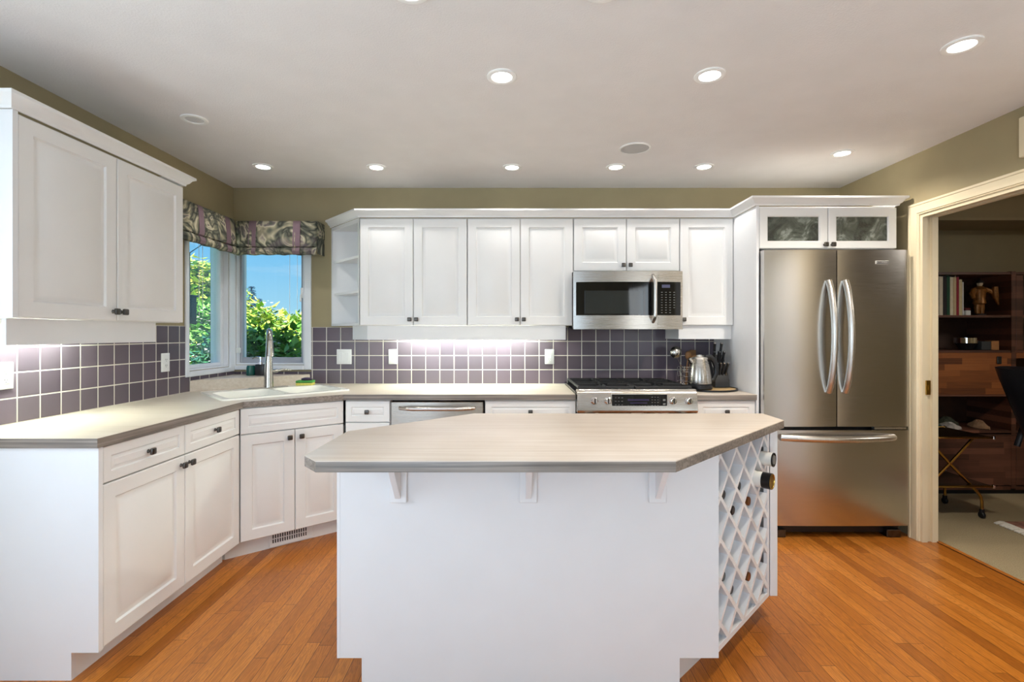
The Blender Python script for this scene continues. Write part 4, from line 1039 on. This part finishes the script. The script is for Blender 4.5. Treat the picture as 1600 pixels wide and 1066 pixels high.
# papers and cloths in the open niche
M['paper'] = plain('grey paper', srgb(176, 168, 160), .8, var=.2, vs=40); M['tan'] = plain('tan cloth', srgb(150, 116, 86), .9, var=.25, vs=40); M['tealcloth'] = plain('dark teal cloth', srgb(24, 52, 54), .8, var=.3, vs=50); M['olive'] = plain('olive cloth', srgb(58, 60, 44), .9, var=.3, vs=40)
def lump(name, label, cat, px, w, h_, mat, dy=.08, seed=0):
    rnd = random.Random(seed); m = MB(); L = []
    n, k = 18, 7
    for j in range(k+1):
        t = math.pi/2*j/k
        L.append([(w/2*math.cos(t)*math.cos(a)*(1+.15*math.sin(3*a+seed)), .09*math.cos(t)*math.sin(a)*(1+.12*math.sin(4*a+seed*2)), h_*math.sin(t)*(1+.2*math.sin(2*a+seed+j))+.001) for a in [2*math.pi*i/n for i in range(n)]])
    m.rings(L); o = m.build(name, mat); o.location = (ux(px), UY+dy+.03, zz(672.6)); return tag(o, label, cat)
lump('folded_cloth', 'dark teal cloth lying in the open niche nearest the door jamb', 'cloth', 1474, .15, .05, 'tealcloth', .09, 1)
lump('crumpled_paper', 'crumpled pale paper in the open niche above the trolley', 'paper', 1503, .11, .04, 'paper', .08, 2)
lump('cloth_bag', 'olive cloth bag in the open niche behind the crumpled paper', 'bag', 1525, .15, .055, 'olive', .25, 3)
lump('tan_pouch', 'tan pouch in the open niche by the cabinet divider', 'pouch', 1551, .07, .055, 'tan', .09, 4)
# brass trolley
tr = thing('folding_trolley', 'brass folding trolley with two dark glass trays before the wall unit', 'trolley', (3.074, 3.506, .004))
M['smoke'] = plain('smoked tray glass', srgb(40, 30, 20), .08, var=.1)
for dy in (0, .30):
    for sg in (1, -1):
        m = MB(); m.tube([(sg*.226, dy, .055), (sg*.226, dy, .12), (sg*.216, dy, .155), (sg*.19, dy, .19), (0, dy, .385+sg*.0), (-sg*.165, dy, .565)], .0095, 10)
        m.build('leg_tube', 'brass', tr)
        m = MB(); m.lathe([(.02, -.01), (.024, -.006), (.024, .006), (.02, .01)], (sg*.226, dy, .0245), 16, 'x'); m.box(sg*.226-.012, sg*.226+.012, dy-.011, dy+.011, .035, .066, .003); m.build('caster', 'black', tr)
for z in (.575, .236):
    m = MB(); m.box(-.262, .262, -.04, .34, z-.006, z+.004, .002); s_ = m.build('tray', 'smoke', tr)
    m = MB()
    for y in (-.044, .344): m.tube([(-.262, y, z), (.262, y, z)], .008, 8)
    m.build('tray_rail', 'brass', s_)
    m = MB()
    for x in (-.266, .266):
        for y in (-.044, .344): m.box(x-.008, x+.008, y-.009, y+.009, z-.012, z+.012, .003)
    m.build('corner_clip', 'chrome', s_)
# rug with white fringe
M['rug'] = plain('red patterned rug pile', srgb(150, 104, 88), .95, var=.45, vs=26, bump=.3, bs=300); M['fringe'] = plain('white rug fringe', srgb(228, 222, 210), .9, var=.08, vs=80)
rg = thing('fringed_rug', 'faded red patterned rug with a white fringe on the office carpet', 'rug', (3.36, 3.42, .004))
m = MB(); m.prism([(0, 0), (-.06, -1.6), (1.9, -1.6), (1.9, 0)], .0, .010); m.build('pile', 'rug', rg)
m = MB(); rnd = random.Random(3)
for i in range(130):
    y = -.01-i*.0122; x = -.06*(-y/1.6); a = rnd.uniform(-.02, .02)
    m.tube([(x+.004, y, .008), (x-.03, y+a*.4, .011+rnd.uniform(0, .004)), (x-.072, y+a*.7, .006)], [.006, .0065, .005], 5)
fr = m.build('fringe', 'fringe', rg); fr['kind'] = 'stuff'
# office chair
oc = thing('office_chair', 'black leather office chair in front of the wall unit', 'chair', (3.79, 3.20, .0145))
m = MB(); bk = []
for i in range(9):
    t = i/8; cx = -.22-.26*t**1.15; z = .50+.56*t; hw = .25-.03*t; th = .055+.02*math.sin(math.pi*t)
    if i == 8: th = .035
    bk.append([(cx+th*math.cos(a)*.9, hw*(abs(math.sin(a))**.6)*(1 if math.sin(a) > 0 else -1), z+.3*th*math.cos(a)) for a in [2*math.pi*k/20 for k in range(20)]])
m.rings(bk); m.build('backrest', 'leather', oc)
m = MB(); m.box(-.24, .27, -.26, .26, .42, .52, .04, 3); m.build('seat', 'leather', oc)
for y in (-.29, .29):
    m = MB(); m.tube([(-.26, y, .50), (-.20, y, .68), (.05, y, .70), (.18, y, .66), (.16, y, .50)], [.018, .02, .024, .02, .018], 10); m.build('armrest', 'leather', oc)
m = MB(); m.tube([(0, 0, .42), (0, 0, .10)], .028, 14); m.build('gas_column', 'black', oc)
for k in range(5):
    a = 2*math.pi*k/5+.3
    m = MB(); m.tube([(0, 0, .10), (.28*math.cos(a), .28*math.sin(a), .065)], [.026, .018], 10); l = m.build('leg', 'black', oc)
    m = MB(); m.ball((.29*math.cos(a), .29*math.sin(a), .029), .028); m.build('caster', 'black', l)
light('office_fill', 'AREA', (4.9, 1.4, 2.41), 40, (1, .94, .86), size=.9, target=(4.6, 1.6, 0))  # added fill light out of view, lifts the dark office

# ================================================================== the garden outside the corner window
def shrub(name, label, cx, cy, cz, rx, ry, rz_, n, mat, ls, cat='shrub', flowers=0, fr=.03, seed=1, stem=True):
    rnd = random.Random(seed); t = thing(name, label, cat, (cx, cy, -.3), 0, 'garden shrubs')
    m = MB()
    lobes = [(rnd.uniform(-.6, .6)*rx, rnd.uniform(-.6, .6)*ry, rnd.uniform(-.45, .75)*rz_, rnd.uniform(.35, .55)) for _ in range(12)]
    def pt():
        L = rnd.choice(lobes); v = Vector((rnd.gauss(0, 1), rnd.gauss(0, 1), rnd.gauss(0, 1))).normalized()*(rnd.random()**.33)
        return Vector((L[0]+v.x*rx*L[3], L[1]+v.y*ry*L[3], cz+.3+L[2]+v.z*rz_*L[3]))
    for i in range(n):
        p = pt()
        if p.z < 0.02: continue
        d = Vector((rnd.uniform(-1, 1), rnd.uniform(-1, 1), rnd.uniform(-.6, .7))).normalized(); u = d.cross(Vector((rnd.uniform(-.3, .3), rnd.uniform(-.3, .3), 1))).normalized()
        l = ls*rnd.uniform(.6, 1.3); w = l*.28; q = d.cross(u)*l*.12
        vs = m.vs([p, p+d*l*.5+u*w+q, p+d*l, p+d*l*.5-u*w+q]); m.face(vs)
    m.build('foliage', mat, t, smooth=False)
    if flowers:
        m = MB()
        for i in range(flowers):
            p = max((pt() for _ in range(3)), key=lambda q: q.z-.25*q.y)
            for k in range(14):
                d = Vector((rnd.gauss(0, 1), rnd.gauss(0, 1), rnd.gauss(0, .45))); c = p+d*fr*1.3; r = fr*.45
                a = rnd.random()*3; m.face(m.vs([(c.x+r*math.cos(a+j*1.571), c.y+r*math.sin(a+j*1.571), c.z+rnd.uniform(-.3, .3)*r) for j in range(4)]))
        m.build('blossom', 'petal', t, smooth=False)
    if stem:
        m = MB()
        for k in range(5):
            a = k*1.3; m.tube([(.05*math.cos(a), .05*math.sin(a), 0), (rx*.3*math.cos(a), ry*.3*math.sin(a), (cz+.3)*.6), (rx*.5*math.cos(a), ry*.5*math.sin(a), cz+.3)], [.025, .018, .008], 6)
        m.build('stems', 'bark', t)
    return t
shrub('garden_shrub', 'yellow-green shrub with white blossom outside the back corner window', -3.15, 6.75, .85, .72, .42, .72, 5600, 'leaf1', .12, flowers=130, fr=.05, seed=5)
shrub('garden_shrub', 'green shrub with white flower heads at the sash edge, outside the back window', -4.25, 7.75, 1.0, .8, .42, .78, 5200, 'leaf2', .13, flowers=120, fr=.06, seed=9)
shrub('garden_shrub', 'tall pale yellow-green shrub outside the side corner window', -5.3, 8.8, 1.55, .95, .42, 1.15, 6200, 'leaf1', .14, flowers=50, fr=.05, seed=12)
shrub('garden_shrub', 'dark green shrub outside the foot of the side corner window', -3.52, 5.75, .62, .50, .36, .70, 3600, 'leaf3', .10, flowers=26, fr=.045, seed=15)
shrub('garden_shrub', 'wide bright green shrub filling the foot of the back corner window', -2.42, 5.1, .70, .52, .34, .56, 4200, 'leaf2', .11, flowers=26, fr=.045, seed=21)
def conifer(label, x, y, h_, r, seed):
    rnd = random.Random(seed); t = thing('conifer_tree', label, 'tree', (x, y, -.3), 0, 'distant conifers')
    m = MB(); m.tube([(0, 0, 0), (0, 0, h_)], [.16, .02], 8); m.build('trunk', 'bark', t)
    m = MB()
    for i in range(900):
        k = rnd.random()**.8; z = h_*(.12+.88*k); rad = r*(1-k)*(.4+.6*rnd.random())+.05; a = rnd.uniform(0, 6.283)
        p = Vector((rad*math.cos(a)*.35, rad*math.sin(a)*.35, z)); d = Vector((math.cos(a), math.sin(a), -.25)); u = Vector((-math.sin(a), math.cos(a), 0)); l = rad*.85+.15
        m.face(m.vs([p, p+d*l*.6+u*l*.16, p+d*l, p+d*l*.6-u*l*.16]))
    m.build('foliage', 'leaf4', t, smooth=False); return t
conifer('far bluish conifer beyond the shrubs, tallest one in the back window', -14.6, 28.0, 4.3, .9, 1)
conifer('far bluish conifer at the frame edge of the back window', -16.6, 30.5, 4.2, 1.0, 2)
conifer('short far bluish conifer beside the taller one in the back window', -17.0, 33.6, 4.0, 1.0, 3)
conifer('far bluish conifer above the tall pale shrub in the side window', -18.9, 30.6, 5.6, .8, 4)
# dark slatted feeder hung outside the side window
fd = thing('bird_feeder', 'dark slatted box feeder hanging outside the side corner window', 'feeder', (-2.62, 4.06, 1.36))
m = MB(); m.box(-.035, .035, -.035, .035, .02, .24, .004); m.build('housing', 'slate', fd)
m = MB()
for i in range(9): m.box(-.038, .038, -.038, .038, .035+i*.022, .041+i*.022)
m.build('slats', 'black', fd)
m = MB(); m.box(-.05, .05, -.05, .05, .24, .255, .003); m.build('roof', 'black', fd)
m = MB(); m.tube([(0, 0, .255), (0, 0, .60), (.18, 0, .72), (.303, 0, .74)], .004, 6); m.build('hanger', 'black', fd)
